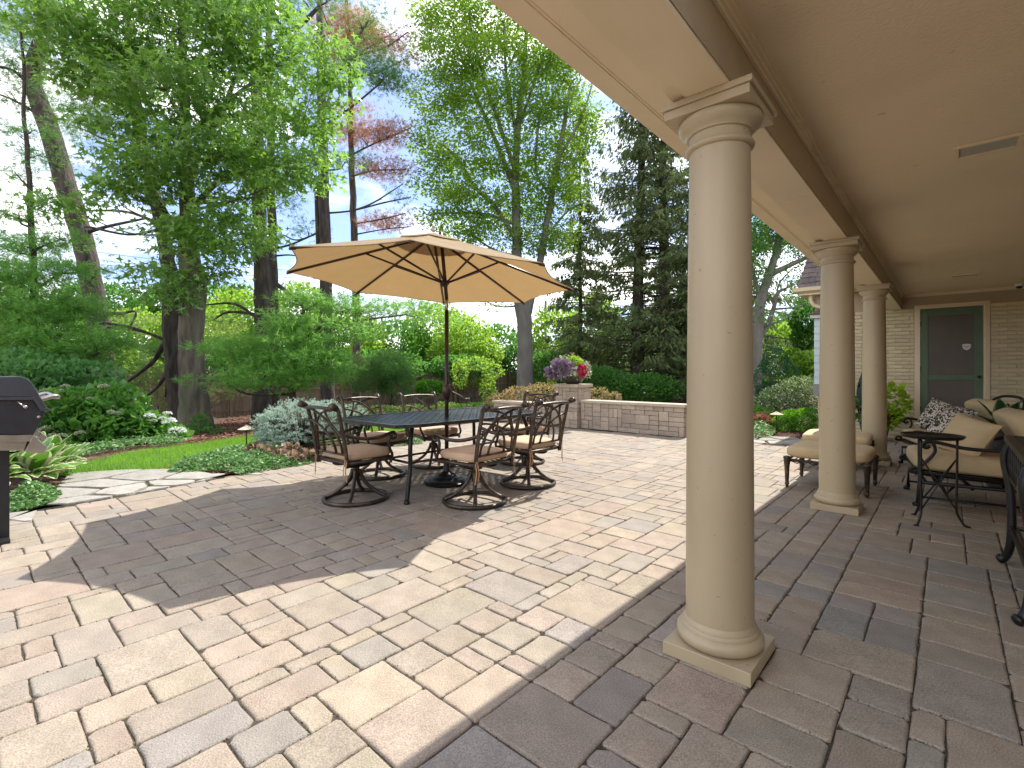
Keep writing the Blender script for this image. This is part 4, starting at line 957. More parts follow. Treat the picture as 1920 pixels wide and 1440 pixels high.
m = MB(); m.tube([(-.44, -.84, .345), (0, -.78, .33), (.44, -.84, .345)], .012, 6); m.tube([(-.44, .84, .345), (0, .78, .33), (.44, .84, .345)], .012, 6); m.tube([(0, -.78, .33), (0, .78, .33)], .012, 6)
m.tube([(hw*.8*math.cos(a), hl*.82*math.sin(a), .683) for a in np.linspace(0, 2*math.pi, 33)[:-1]], .011, 6, closed=True); m.build('stretcher', M['blackm'], table, smooth=True)

# ------------------------------------------------------------------ umbrella
UXc, UYc = -4.04, 3.47
umb = thing('patio_umbrella', 'large tan eight-sided patio umbrella standing through the dining table', 'umbrella', (UXc, UYc, 0))
m = MB(); m.lathe([(.235, 0), (.245, .012), (.245, .032), (.225, .045), (.20, .047), (.195, .056), (.165, .06), (.155, .07), (.11, .074), (.095, .10), (.06, .115), (.04, .13), (.034, .15), (.034, .36), (.0, .361)], 48); m.build('base', M['blackm'], umb, auto=40)
m = MB(); m.tube([(0, 0, .1), (0, 0, 1.86)], .0215, 16); m.build('pole', M['brownpole'], umb, smooth=True)
m = MB(); m.tube([(0, 0, 1.86), (0, 0, 1.98)], .0185, 16); m.build('pole_sleeve', M['chrome'], umb, smooth=True)
m = MB(); m.tube([(0, 0, 1.98), (-.04, -.05, 2.70)], .0195, 16); m.build('upper_pole', M['brownpole'], umb, smooth=True)
m = MB(); m.lathe([(.0, .90), (.030, .905), (.036, .93), (.048, .955), (.052, .99), (.048, 1.02), (.038, 1.045), (.03, 1.06), (.0, 1.065)], 18); m.build('crank_housing', M['brownpole'], umb, smooth=True)
m = MB(); m.tube([(.04*RT[0], .04*RT[1], 1.0), (.10*RT[0], .10*RT[1], .97), (.20*RT[0], .20*RT[1], .91)], .006, 6); m.tube([(.20*RT[0], .20*RT[1], .91), (.25*RT[0], .25*RT[1], .912)], .010, 8); m.build('crank_handle', M['chrome'], umb, smooth=True)
CU = Vector((-4.15 - UXc, 3.36 - UYc, 2.18)); RUm = 1.53; AP = CU + Vector((.01, .01, .50))
VV = [CU + Vector((RUm*math.cos(3.925 - k*math.pi/4), RUm*math.sin(3.925 - k*math.pi/4), 0)) for k in range(8)]
VV = [v + Vector((0, 0, -.025*(v.x-CU.x) - .05*(v.y-CU.y))) for v in VV]
hub = Vector((-.013, -.016, 2.165))
m = MB(); m.lathe([(.0, -.05), (.03, -.05), (.036, -.03), (.05, -.02), (.05, .012), (.03, .02), (0, .02)], 16, tuple(hub)); m.build('hub', M['brownpole'], umb, auto=40)
for k in range(8):
    v = VV[k]; dv = v - AP; m = MB(); m.tube([AP + dv*.04 + Vector((0, 0, -.02)), AP + dv*.5 + Vector((0, 0, -.018)), AP + dv*.985 + Vector((0, 0, -.014))], .0135, 6); rb_ = m.build('rib', M['brownpole'], umb, smooth=True)
    m = MB(); q = AP + dv*.46 + Vector((0, 0, -.028)); dr = Vector((dv.x, dv.y, 0)).normalized(); m.tube([hub + dr*.045, q], .011, 6); m.build('strut', M['brownpole'], rb_, smooth=True)
    m = MB(); m.tube([AP + dv*.965 + Vector((0, 0, -.022)), AP + dv*1.0 + Vector((0, 0, -.02))], .012, 6); m.build('rib_tip', M['brownpole'], rb_)
def canopy_mesh(name, f0, f1, lift, pull, nu=12, nr=16):
    m = MB()
    for k in range(8):
        a, b = VV[k], VV[(k+1) % 8]; g = []
        for i in range(nr + 1):
            t = f0 + (f1 - f0)*i/nr
            for j in range(nu + 1):
                s = j/nu; w_ = 4*s*(1-s); e = a.lerp(b, s); p = AP + (e - AP)*t*(1 - pull*w_*(t**2)); p.z += lift - .018*w_*t*(1 - t*.3)*2 + (.005*math.sin(k*2.1 + i*1.3 + j*2.2) + .004*math.sin(i*2.7 + k + j*.9))*t*w_**.5; g.append(p)
        b_ = len(m.v); m.v += [tuple(p) for p in g]
        for i in range(nr):
            for j in range(nu): q = b_ + i*(nu+1) + j; m.f.append((q, q+1, q+nu+2, q+nu+1))
    return m.build(name, M['canopy'], umb, smooth=True)
canopy_mesh('canopy', .03, 1.0, 0, .055)
canopy_mesh('vent_flap', .0, .27, .016, .10, 7, 4)
m = MB(); edge = []
for k in range(8):
    a, b = VV[k], VV[(k+1) % 8]
    for j in range(7): s = j/7; w_ = 4*s*(1-s); edge.append(AP + (a.lerp(b, s) - AP)*(1 - .055*w_) + Vector((0, 0, -.018*w_*1.4)))
m.tube(edge, .0045, 4, closed=True); m.build('hem', M['canopy'], umb)
m = MB(); m.lathe([(.0, 0), (.02, 0), (.022, .02), (.012, .028), (.018, .04), (.02, .055), (.012, .068), (0, .07)], 12, tuple(AP + Vector((0, 0, .03)))); m.build('finial', M['lens'], umb, smooth=True)

# ------------------------------------------------------------------ ottomans
def make_ottoman():
    t = thing('ottoman', 'x', 'ottoman'); w2, d2 = .34, .34
    m = MB(); m.tube([(x, y, .285) for x, y in ((-w2, -d2), (w2, -d2), (w2, d2), (-w2, d2))], .017, 6, closed=True)
    for i in range(6): x = -.28 + i*.112; m.tube([(x, -d2, .285), (x, d2, .285)], .006, 4)
    for s in (-1, 1):
        for k in range(5): m.tube([(-w2 + .05 + k*.15, s*d2, .272), (-w2 + .09 + k*.15, s*d2, .255), (-w2 + .13 + k*.15, s*d2, .272)], .006, 4)
    m.build('frame', M['bronze'], t, smooth=True)
    for sx in (-1, 1):
        for sy in (-1, 1):
            m = MB(); m.lathe([(.011, 0), (.016, .008), (.015, .022), (.024, .034), (.020, .045), (.015, .052), (.018, .06), (.025, .22), (.030, .25), (.030, .285), (.036, .30), (.034, .318), (.018, .325)], 12, (sx*w2, sy*d2, 0)); m.build('leg', M['bronze'], t, smooth=True)
    m = MB(); m.pad(.72, .72, .13, Matrix.Translation((0, 0, .368)), e=.24, nu=44, nv=16, dimple=.2); m.build('cushion', M['cushionlt'], t, smooth=True)
    return t
o1 = make_ottoman(); tag(o1, 'nearer beige cushioned ottoman behind the second porch column', 'ottoman', 'ottomans beside the porch columns'); o1.location = (-.92, 6.06, 0)
o2 = copy_tree(o1); tag(o2, 'farther beige ottoman, half hidden by the nearer ottoman', 'ottoman'); o2.location = (-1.06, 7.42, 0); o2.rotation_euler = (0, 0, R(4))

# ------------------------------------------------------------------ deep cushioned glider chairs
def make_glider():
    t = thing('glider_chair', 'x', 'armchair'); W = .40
    m = MB()       # base: side frames with feet, x = width, +y = front
    for s in (-1, 1):
        x = s*(W-.03)
        m.tube([(x, .36, .03), (x, .36, .215), (x, -.30, .215), (x, -.38, .03)], .017, 6); m.tube([(x, .36, .085), (x, -.35, .085)], .011, 6)
        m.lathe([(.0, 0), (.025, .003), (.03, .02), (.02, .036), (0, .04)], 10, (x, .375, 0)); m.lathe([(.0, 0), (.025, .003), (.03, .02), (.02, .036), (0, .04)], 10, (x, -.385, 0))
    m.tube([(-W+.03, 0, .2), (W-.03, 0, .2)], .016, 6); m.tube([(-W+.03, .3, .215), (W-.03, .3, .215)], .012, 6)
    for s in (-1, 1): m.tube([(s*.3, .1, .21), (s*.3, .16, .12), (s*.3, .22, .26)], .016, 6)
    m.build('base', M['blackm'], t, smooth=True)
    m = MB(); m.tube([(-W, -.34, .275), (W, -.34, .275), (W, .36, .30), (-W, .36, .30)], .019, 6, closed=True)
    for i in range(7): x = -.33 + i*.11; m.tube([(x, -.34, .28), (x, .36, .30)], .007, 4)
    m.tube(smooth_path([(-W, .36, .30), (-W, .42, .31), (-W, .40, .345), (-W, .36, .34)], 4), .014, 6); m.tube(smooth_path([(W, .36, .30), (W, .42, .31), (W, .40, .345), (W, .36, .34)], 4), .014, 6)
    m.build('seat_frame', M['blackm'], t, smooth=True)
    m = MB()       # back frame, lattice filled
    for s in (-1, 1): m.tube(smooth_path([(s*W, -.34, .275), (s*W, -.44, .55), (s*W*.97, -.52, .80), (s*W*.8, -.55, .87)], 4), .017, 7)
    m.tube(smooth_path([(-W*.8, -.55, .87), (-.15, -.57, .91), (.15, -.57, .91), (W*.8, -.55, .87)], 4), .017, 7)
    for k in range(-3, 8):
        a = -W + k*.11
        for s in (-1, 1):
            p = Vector((s*a, -.36, .33)); q = Vector((s*(a+.5), -.50, .83)); 
            if abs(p.x) > W: tt = (abs(p.x)-W)/.5; p = p.lerp(q, min(1, tt))
            if abs(q.x) > W: tt = (abs(q.x)-W)/max(.01, (q-p).length); q = q.lerp(p, min(.95, (abs(q.x)-W)/max(.05, abs(q.x-p.x))))
            if (q-p).length > .08: m.tube([p, q], .008, 4)
    m.build('back_frame', M['blackm'], t, smooth=True)
    for s in (-1, 1):
        m = MB(); x = s*(W+.01)
        m.tube(smooth_path([(x, -.44, .60), (x, -.20, .545), (x, .05, .545), (x, .22, .58), (x, .30, .585), (x, .335, .555), (x, .31, .53), (x, .285, .548)], 4), .016, 7)
        m.tube(smooth_path([(x, .26, .585), (x, .25, .50), (x, .30, .42), (x, .36, .34), (x, .34, .30)], 4), .013, 6); m.build('arm', M['blackm'], t, smooth=True)
    m = MB(); m.pad(.76, .76, .16, Matrix.Translation((0, .01, .385)) @ Matrix.Rotation(R(2), 4, 'X'), e=.25, nu=40, nv=14); m.build('seat_cushion', M['cushionlt'], t, smooth=True)
    m = MB(); m.pad(.74, .50, .16, Matrix.Translation((0, -.41, .635)) @ Matrix.Rotation(R(62), 4, 'X'), e=.26, nu=40, nv=14); m.build('back_cushion', M['cushionlt'], t, smooth=True)
    for s in (-1, 1):
        m = MB(); m.tube(smooth_path([(s*.39, -.33, .30), (s*.41, -.36, .22), (s*.40, -.35, .13)], 4), .011, 4, flat=.3); m.build('cushion_tie', M['cushionlt'], t)
    return t
g1 = make_glider(); g1.location = (.10, 6.10, 0); g1.rotation_euler = (0, 0, R(98)); tag(g1, 'nearer glider armchair with tan and patterned pillows, behind the round side table', 'armchair', 'cushioned glider armchairs on the porch')
g2 = copy_tree(g1); g2.location = (-.0, 7.95, 0); g2.rotation_euler = (0, 0, R(108)); tag(g2, 'farther glider armchair in front of the green door, black and white pillow on it', 'armchair')
def pillow(name, label, loc, rot, mat, w_=.44, h_=.44, th=.17):
    m = MB(); sg = lambda x, p: math.copysign(abs(x)**p, x); nu = 18
    vs = []; fs = []
    for side in (1, -1):
        for i in range(nu+1):
            for j in range(nu+1):
                u, v = 2*i/nu-1, 2*j/nu-1; k = max(0, (1-abs(u)**2.6)*(1-abs(v)**2.6))**.55
                pin = 1 - .07*(1-abs(v)**2)*abs(u)**4; pin2 = 1 - .07*(1-abs(u)**2)*abs(v)**4
                vs.append((u*w_/2*pin, v*h_/2*pin2, side*(k*th/2 + .001)))
    for sd in (0, 1):
        b = sd*(nu+1)**2
        for i in range(nu):
            for j in range(nu):
                q = (b+i*(nu+1)+j, b+(i+1)*(nu+1)+j, b+(i+1)*(nu+1)+j+1, b+i*(nu+1)+j+1); fs.append(q if sd == 0 else q[::-1])
    m.add(vs, fs); o = m.build(name, mat, None, smooth=True); o.location = loc; o.rotation_euler = rot; tag(o, label, 'pillow'); return o
pillow('throw_pillow', 'plain tan throw pillow leaning on the nearer glider armchair', at(1812, 818, 4.45), (R(62), R(12), R(-46)), M['cushionlt'], .42, .38)
pillow('patterned_pillow', 'black and cream patterned pillow tucked behind the plain tan pillow', at(1790, 812, 4.66), (R(64), R(20), R(-44)), M['ikat'], .48, .42)
pillow('patterned_pillow', 'large black and cream patterned pillow on the farther glider armchair', at(1772, 784, 5.9), (R(62), R(14), R(-36)), M['ikat'], .54, .40)

# ------------------------------------------------------------------ round side table
st = thing('side_table', 'small round dark metal tray table on crossed wire legs before the glider', 'table', (-.10, 5.13, 0))
m = MB(); m.lathe([(0, .672), (.165, .672), (.185, .676), (.197, .690), (.200, .702), (.194, .702), (.188, .692), (.17, .684), (0, .683)], 48); m.build('tray_top', M['blackm'], st, auto=35)
LA = [R(a) for a in (-115, 5, 125)]
for k, a in enumerate(LA):
    c, s = math.cos(a), math.sin(a); m = MB(); m.tube(smooth_path([(c*.15, s*.15, .675), (c*.148, s*.148, .4), (c*.145, s*.145, .14), (c*.155, s*.155, .08), (c*.19, s*.19, .014), (c*.21, s*.21, .008)], 4), .0085, 7)
    m.box(c*.21-.016, c*.21+.016, s*.21-.012, s*.21+.012, 0, .01); m.build('leg', M['blackm'], st, smooth=True)
    a2 = LA[(k+1) % 3]; m = MB()
    p = lambda aa, z, r=.146: (math.cos(aa)*r, math.sin(aa)*r, z)
    m.tube([p(a, .52), p(a2, .12)], .0055, 5); m.tube([p(a2, .52), p(a, .12)], .0055, 5); m.build('cross_brace', M['blackm'], st, smooth=True)

# ------------------------------------------------------------------ serving table at the right edge
sv = thing('serving_table', 'dark metal serving table with curved legs and lower shelf at the porch wall', 'table', (.545, 3.83, 0))
def X(s): return s
m = MB(); z = .80
rim = [(-.285, -.55), (.285, -.55), (.285, .55), (-.285, .55)]
vs = [(x, y, zz) for pl, zz in ((rim, z-.035), (rim, z), ([(a*.86, b*.93) for a, b in rim], z), ([(a*.86, b*.93) for a, b in rim], z-.035)) for x, y in pl]
m.add(vs, [(r*4+i, r*4+(i+1) % 4, ((r+1) % 4)*4+(i+1) % 4, ((r+1) % 4)*4+i) for r in range(4) for i in range(4)]); m.build('top_rim', M['blackm'], sv)
for i in range(34): 
    y = -.50 + i*1.0/33; m = MB() if i == 0 else m; m.box(-.25, .25, y-.009, y+.009, z-.022, z-.006)
m.build('top_slats', M['blackm'], sv)
for sx in (-1, 1):
    for sy in (-1, 1):
        m = MB(); m.tube(smooth_path([(sx*.255, sy*.50, z-.03), (sx*.285, sy*.51, .66), (sx*.262, sy*.50, .48), (sx*.255, sy*.49, .28), (sx*.262, sy*.49, .12), (sx*.285, sy*.505, .04), (sx*.315, sy*.52, .022)], 5), [.022]*26 + [.025, .028, .030, .026, .02], 9); m.build('leg', M['blackm'], sv, smooth=True)
m = MB(); m.tube([(x, y, .235) for x, y in ((-.255, -.49), (.255, -.49), (.255, .49), (-.255, .49))], .017, 6, closed=True)
for i in range(12): x = -.23 + i*.042; m.box(x-.007, x+.007, -.48, .48, .232, .24)
m.build('shelf', M['blackm'], sv, smooth=False)
m = MB()
for sy in (-1, 1):
    y = sy*.50
    for k in range(5):
        x = -.22 + k*.11
        for s in (-1, 1): m.tube([(x - s*.055, y, .56), (x, y, .64), (x + s*.055, y, .74)], .009, 5)
    m.tube([(-.25, y, .555), (.25, y, .555)], .012, 6); m.tube([(-.25, y, .745), (.25, y, .745)], .012, 6)
for k in range(9):
    y = -.44 + k*.11
    for s in (-1, 1): m.tube([(-.262, y - s*.055, .56), (-.268, y, .65), (-.262, y + s*.055, .745)], .009, 5)
m.tube([(-.262, -.49, .555), (-.262, .49, .555)], .012, 6)
m.build('lattice_apron', M['blackm'], sv, smooth=True)

# ------------------------------------------------------------------ grill at the left edge
GX = -4.80
gr_o = Vector((GX, .19, 0))
grill = thing('gas_grill', 'black enamel gas grill with steel handle on a dark post at the left edge', 'grill', gr_o, R(90))
def gxz(px, py):
    """point of the grill's side plane (x = GX) seen at a pixel, in the grill's own axes"""
    l = (px - 960)/FPX; d = GX/(FW[0] + l*RT[0]); return d*(FW[1] + l*RT[1]) - .19, HC - (py - HY)*d/FPX
def gx(px): return gxz(px, 760)[0]
def gz(py): return gxz(30, py)[1]
def prof(name, pts, y0, y1, mat, parent=grill, bev=0, auto=None):
    m = MB(); pl = [gxz(*p) for p in pts]; s = sum(pl[i-1][0]*pl[i][1] - pl[i][0]*pl[i-1][1] for i in range(len(pl)))
    if s < 0: pl = pl[::-1]
    m.prism(pl, -y1, -y0, bev, Matrix.Rotation(R(90), 4, 'X')); return m.build(name, mat, parent, auto=auto)
lid = prof('lid', [(-115, 770), (-100, 725), (-82, 711), (-60, 707), (38, 706), (52, 710), (60, 718), (67, 729), (89, 766), (80, 770), (63, 748), (-100, 748)], 0, .62, M['grilllid'], bev=.006, auto=35)
prof('lid_edge', [(59, 745), (64, 744), (79, 765), (93, 765.5), (92, 770.5), (76, 771)], -.012, -.001, M['grilllid'], lid, .002)
prof('lid_edge', [(-100, 745), (60, 745), (62, 750), (-100, 750)], -.012, -.001, M['grilllid'], lid, .002)
prof('side_panel', [(-95, 727), (-60, 716), (38, 714), (60, 743), (-98, 743)], -.006, -.001, M['grilllid'], lid)
prof('firebox', [(-98, 749), (62, 749), (78, 771), (88, 772), (63, 815), (-70, 815)], .012, .60, M['grillblk'], bev=.005)
prof('drip_rail', [(-72, 815.5), (62, 815.5), (62, 828), (-72, 828)], -.01, .60, M['chrome'], bev=.003)
prof('drip_tray', [(-72, 828.5), (52, 828.5), (46, 846), (-72, 846)], .03, .58, M['chrome'], bev=.003)
cp = prof('control_panel', [(62.5, 815), (69, 821), (72, 826), (89, 838), (82, 851), (46, 847), (57, 826)], -.015, .61, M['chrome'], bev=.003)
prof('control_knob', [(70, 822), (78, 812), (89, 819), (83, 828)], .0, .05, M['chrome'], cp, .004)
prof('control_knob', [(70, 822), (78, 812), (89, 819), (83, 828)], .28, .33, M['chrome'], cp, .004)
q = lambda px, py, y: (gxz(px, py)[0], y, gxz(px, py)[1])
m = MB(); hp = smooth_path([q(76, 750, .03), q(96, 744, .03), q(106, 743, .04), q(111, 745, .08), q(111, 745, .30), q(111, 745, .52), q(106, 743, .57), q(96, 744, .58), q(76, 750, .58)], 5)
m.tube(hp, .0165, 12); m.build('handle', M['chrome'], grill, smooth=True)
m = MB(); m.tube([q(31, 752, -.002), q(38, 757, -.03), q(42, 760, -.035)], .005, 8); m.tube([q(42, 760, -.035), q(46, 762, -.038), q(50, 764, -.04)], [.006, .012, .009], 10); m.build('rotisserie_bolt', M['chrome'], grill, smooth=True)
m = MB(); m.lathe([(0, 0), (.011, 0), (.009, .006), (0, .007)], 12, (0, 0, 0)); b_ = m.build('bolt', M['chrome'], grill, smooth=True); b_.location = (gx(73), .012, gz(784)); b_.rotation_euler = (R(90), 0, 0)
m = MB(); m.box(-.08, .03, .20, .31, 0.02, gz(847)); m.build('post', M['grillblk'], grill)
m = MB(); m.box(-.22, .03, .10, .42, 0, .022); m.build('base_plate', M['grillblk'], grill)
m = MB(); m.tube(smooth_path([(gx(0), .3, gz(850)), (gx(30), .25, gz(856)), (gx(52), .2, gz(846))], 4), .007, 6); m.build('hose', M['grillblk'], grill, smooth=True)

# ------------------------------------------------------------------ path lamps
def lamp(label, loc, h):
    t = thing('path_lamp', label, 'lamp', loc)
    m = MB(); m.tube([(0, 0, -.05), (0, 0, h-.03)], .011, 10); m.build('stem', M['bronze'], t, smooth=True)
    m = MB(); m.lathe([(.0, h+.02), (.018, h+.018), (.022, h+.004), (.035, h-.004), (.125, h-.045), (.122, h-.05), (.03, h-.02), (0, h-.02)][::-1], 28); m.build('shade', M['cap'], t, auto=35)
    m = MB(); m.lathe([(.0, h-.08), (.02, h-.075), (.022, h-.025), (0, h-.024)], 12); m.build('bulb_holder', M['bronze'], t, smooth=True)
lamp('mushroom path lamp between the lawn and the pale blue spruce', gp(462, 843), .37)
lamp('path lamp with a flat hat in the bed beside the clipped hedge', gp(1456, 812), .42)

# ------------------------------------------------------------------ porch plants
pt = thing('planter', 'tall dark planter of lime, maroon and blue-grey leaves behind the third column', 'planter', (-.97, 10.62, 0))
m = MB(); m.lathe([(.15, 0), (.17, .02), (.24, .40), (.26, .42), (.26, .46), (.22, .46), (.21, .42), (0, .42)], 28); m.build('pot', M['pot'], pt, auto=35)
def leafy(parent, off, blobs_, n, size, mat, shape='wide', name='leaves'):
    P = []; D = []
    for c, r, w_ in blobs_:
        k = int(n*w_); q = rng.normal(0, 1, (k, 3)); q /= np.linalg.norm(q, axis=1, keepdims=True); P.append(np.array(c) + q*np.array(r)*rng.uniform(.6, 1, (k, 1))); D.append(q + rng.normal(0, .4, (k, 3)) + [0, 0, .1])
    P = np.concatenate(P); D = np.concatenate(D); o = scatter(name, P - np.array(off), D, np.full(len(P), size), shape, mat, parent); o['kind'] = 'stuff'; return o
off = (-.97, 10.62, 0)
leafy(pt, off, [((-.70, 10.68, .68), (.18, .18, .30), .7), ((-.78, 10.6, .42), (.16, .16, .2), .3)], 230, .10, M['l_lime'], name='lime_leaves')
leafy(pt, off, [((-1.12, 10.55, .55), (.20, .2, .22), 1)], 260, .07, M['l_hyd'], name='green_leaves')
leafy(pt, off, [((-1.15, 10.52, .42), (.22, .2, .16), 1)], 34, .035, M['l_white'], name='small_flowers')
def strap(parent, base_, tip, bow, w_, mat, name='leaf'):
    m = MB(); n = 8; a, b = Vector(base_), Vector(tip); sd = Vector((RT[0], RT[1], 0)) 
    vs = []
    for i in range(n+1):
        t = i/n; p = a.lerp(b, t) + Vector(bow)*4*t*(1-t); ww = w_*math.sin(math.pi*min(1, .12+.88*t))**.7*(1 if t < 1 else 0) + .002
        vs += [p - sd*ww, p + Vector((0, 0, -.15*ww)), p + sd*ww]
    m.add(vs, [(3*i+k, 3*i+k+1, 3*i+k+4, 3*i+k+3) for i in range(n) for k in (0, 1)])
    return m.build(name, mat, parent, smooth=True)
for k in range(5): strap(pt, (-.18 + .03*k, -.05, .42), (-.30 + .10*k, -.15 + .02*k, .95 + .06*(k % 3)), (-.04, 0, .03), .035, M['l_maroon'])
strap(pt, (-.16, -.05, .45), (-.12, -.12, 1.27), (-.05, 0, .0), .075, M['l_canna'])
sn = thing('potted_plant', 'potted plant with broad dark striped leaves standing behind the glider chairs', 'plant', (.42, 7.07, 0))
m = MB(); m.lathe([(.11, 0), (.13, .03), (.15, .52), (.16, .60), (.14, .60), (.13, .56), (0, .56)], 26); m.build('pot', M['pot'], sn, auto=35)
def broad_leaf(L_, W_, curl, fold=.25, nl=9, nw=3):
    V = []; rim = []
    for i in range(nl+1):
        t = i/nl; wd = W_*(math.sin(math.pi*min(1, t*.93+.05))**.8)*(1.12-.35*t) if t < 1 else 0
        for j in range(-nw, nw+1):
            u = j/nw; V.append((u*wd, L_*t*math.cos(curl*t*.6), L_*(.35*t - curl*t*t*.55) + fold*abs(u)*wd + .004*math.sin(t*20+u*5))); rim.append(max(abs(u), max(0, (t-.8)/.2)*1.0))
    k = 2*nw+1; F = [(i*k+j, i*k+j+1, (i+1)*k+j+1, (i+1)*k+j) for i in range(nl) for j in range(k-1)]
    return V, F, rim
def leaf_mesh(name, mat, *a):
    V, F, rim = broad_leaf(*a); me = bpy.data.meshes.new(name); me.from_pydata(V, [], F); at_ = me.attributes.new('rim', 'FLOAT', 'POINT'); at_.data.foreach_set('value', rim)
    me.materials.append(mat); me.polygons.foreach_set('use_smooth', [True]*len(F)); return me
lm_ = [leaf_mesh('leaf', M['snake'], .36, .075, .1), leaf_mesh('leaf', M['snake'], .30, .065, .35)]
for i, (yaw, pit, me_i) in enumerate([(-60, 62, 0), (-110, 72, 0), (-20, 50, 0), (20, 40, 1), (-150, 45, 1), (60, 55, 0), (100, 40, 1), (-80, 35, 1), (170, 60, 0), (-40, 66, 1), (5, 70, 0)]):
    o = link('leaf', lm_[me_i], sn); o.location = (0, 0, .58); o.rotation_euler = Euler((R(pit-18), 0, R(yaw-90)))
# ------------------------------------------------------------------ flower bowl on the pillar
fbz = .937; fb = thing('flower_bowl', 'low dark bowl overflowing with purple, white and magenta flowers on the stone pillar', 'planter', (-6.13, 8.86, fbz))
m = MB(); m.lathe([(.13, 0), (.15, .01), (.20, .04), (.27, .13), (.275, .17), (.25, .175), (.24, .15), (0, .14)], 30); m.build('bowl', M['pot'], fb, auto=40)
fo = (-6.13, 8.86, fbz)
def fbl(px, py, rx, ry, d=10.45): c = at(px, py, d); return (tuple(c), (rx*d/FPX, rx*d/FPX*.8, ry*d/FPX))
def fl_(px, py, rx, ry, n, size, mat, shape, nm, d=10.4): c, r = fbl(px, py, rx, ry, d); return leafy(fb, fo, [(c, r, 1)], n, size, M[mat], shape, nm)
fl_(1066, 690, 34, 22, 900, .065, 'l_varieg', 'oval', 'green_leaves', 10.6)
fl_(1049, 692, 20, 15, 190, .10, 'l_purple', 'wide', 'purple_leaves', 10.3); fl_(1034, 700, 9, 9, 60, .10, 'l_purple', 'wide', 'purple_leaves', 10.3)
fl_(1055, 683, 20, 6, 90, .09, 'l_purple', 'wide', 'purple_leaves', 10.3)
fl_(1075, 678, 16, 8, 260, .06, 'l_lime', 'oval', 'lime_leaves', 10.35); fl_(1036, 712, 5, 8, 60, .07, 'l_lime', 'oval', 'lime_leaves', 10.3)
fl_(1091, 695, 9, 10, 240, .045, 'l_mag', 'wide', 'magenta_flowers', 10.2)
fl_(1100, 694, 8, 16, 240, .045, 'l_cream', 'oval', 'cream_leaves', 10.3); fl_(1076, 694, 8, 7, 130, .045, 'l_white', 'oval', 'white_flowers', 10.25)
m = MB()
for a in (0, 1.2, 2.4, 3.6, 4.8): m.tube(smooth_path([(.12*math.cos(a), .12*math.sin(a), .5), (.06*math.cos(a), .06*math.sin(a), .58), (0, 0, .62), (.05*math.cos(a+2), .05*math.sin(a+2), .68)], 3), .006, 4)
m.build('twig_finial', M['cushionlt'], fb)
# ------------------------------------------------------------------ trees
def gbase(px, d):
    p = at(px, HY, d); return (p.x, p.y, terrain(p.x, p.y))
random.seed(21)
plant('maple_tree', 'big maple with grey-green trunk and dense star-shaped leaves over the left lawn', 'tree', gbase(366, 12.8),
      [[(366, 806, 54), (362, 720, 47), (358, 640, 42), (361, 560, 44), (355, 480, 36), (352, 400, 28), (350, 300, 22), (346, 180, 16), (340, 60, 12), (334, -80, 6)]],
      [[(352, 330, 14), (385, 260, 12), (420, 200, 9), (450, 120, 6)], [(355, 470, 14), (300, 380, 11), (262, 270, 9), (235, 160, 6)], [(352, 400, 12), (400, 350, 9), (470, 300, 6), (560, 250, 4)],
       [(350, 300, 12), (300, 230, 8), (200, 160, 6), (110, 110, 4)], [(348, 260, 10), (440, 180, 7), (540, 110, 5), (620, 60, 3)], [(355, 450, 8), (250, 400, 5), (150, 395, 3)]],
      [(210, 50, 120, 60, 12), (340, 50, 140, 80, 12.4), (480, 60, 110, 70, 12), (600, 120, 60, 50, 11.6), (565, 200, 80, 50, 11.8), (440, 170, 110, 70, 12.8), (310, 170, 120, 60, 11.6), (200, 140, 90, 50, 12.4),
       (240, 250, 90, 45, 12), (360, 280, 100, 50, 11.6), (480, 275, 90, 50, 11.8), (545, 330, 50, 40, 11.6), (300, 340, 100, 40, 12.2), (440, 350, 70, 45, 12), (590, 310, 30, 45, 11.5), (245, 330, 60, 35, 11.6), (215, 365, 40, 20, 12),
       (130, 392, 50, 22, 11.5, .8), (400, 425, 60, 45, 12), (335, 440, 50, 40, 11.8), (305, 520, 50, 40, 12, .9), (440, 440, 70, 50, 12.2), (400, 505, 50, 35, 12, .8), (330, 560, 30, 25, 11.8, .6), (150, 90, 90, 60, 11.8, .7), (60, 30, 60, 40, 11.6, .7),
       (250, -80, 150, 70, 12.4, .5), (450, -80, 150, 70, 12.4, .5)],
      'maple', 950, 26, .19, M['l_maple'], M['bark'], 12.8, csig=(.24, .08), shape='maple', drop=.5)
plant('pine_tree', 'dark pine trunk leaning behind the maple with broken dead lower limbs', 'tree', gbase(338, 13.4),
      [[(340, 800, 34), (330, 700, 34), (323, 600, 32), (320, 520, 26), (305, 440, 22), (285, 340, 20), (262, 230, 16), (245, 120, 12), (235, -40, 8)]],
      [[(322, 625, 14), (305, 650, 10), (285, 680, 8), (240, 715, 5), (210, 735, 3)], [(322, 630, 10), (318, 680, 8), (300, 720, 6), (265, 750, 3)], [(316, 640, 6), (314, 700, 5), (310, 745, 3)],
       [(318, 640, 6), (250, 615, 5), (195, 605, 4)], [(265, 240, 8), (200, 190, 5), (150, 170, 3)], [(300, 430, 6), (240, 440, 4), (160, 425, 5), (165, 440, 2)]],
      [(180, 200, 60, 25, 13.5), (150, 240, 50, 18, 13.8), (240, 130, 70, 30, 13.5), (290, 660, 60, 25, 14.5, .5), (270, 700, 60, 25, 14.5, .6), (215, 610, 40, 12, 14, .4)],
      'pine', 120, 20, .0045, M['l_pine'], M['barkd'], 13.4, csig=(.22, .12), kindtuft=True, tuftlen=.15)
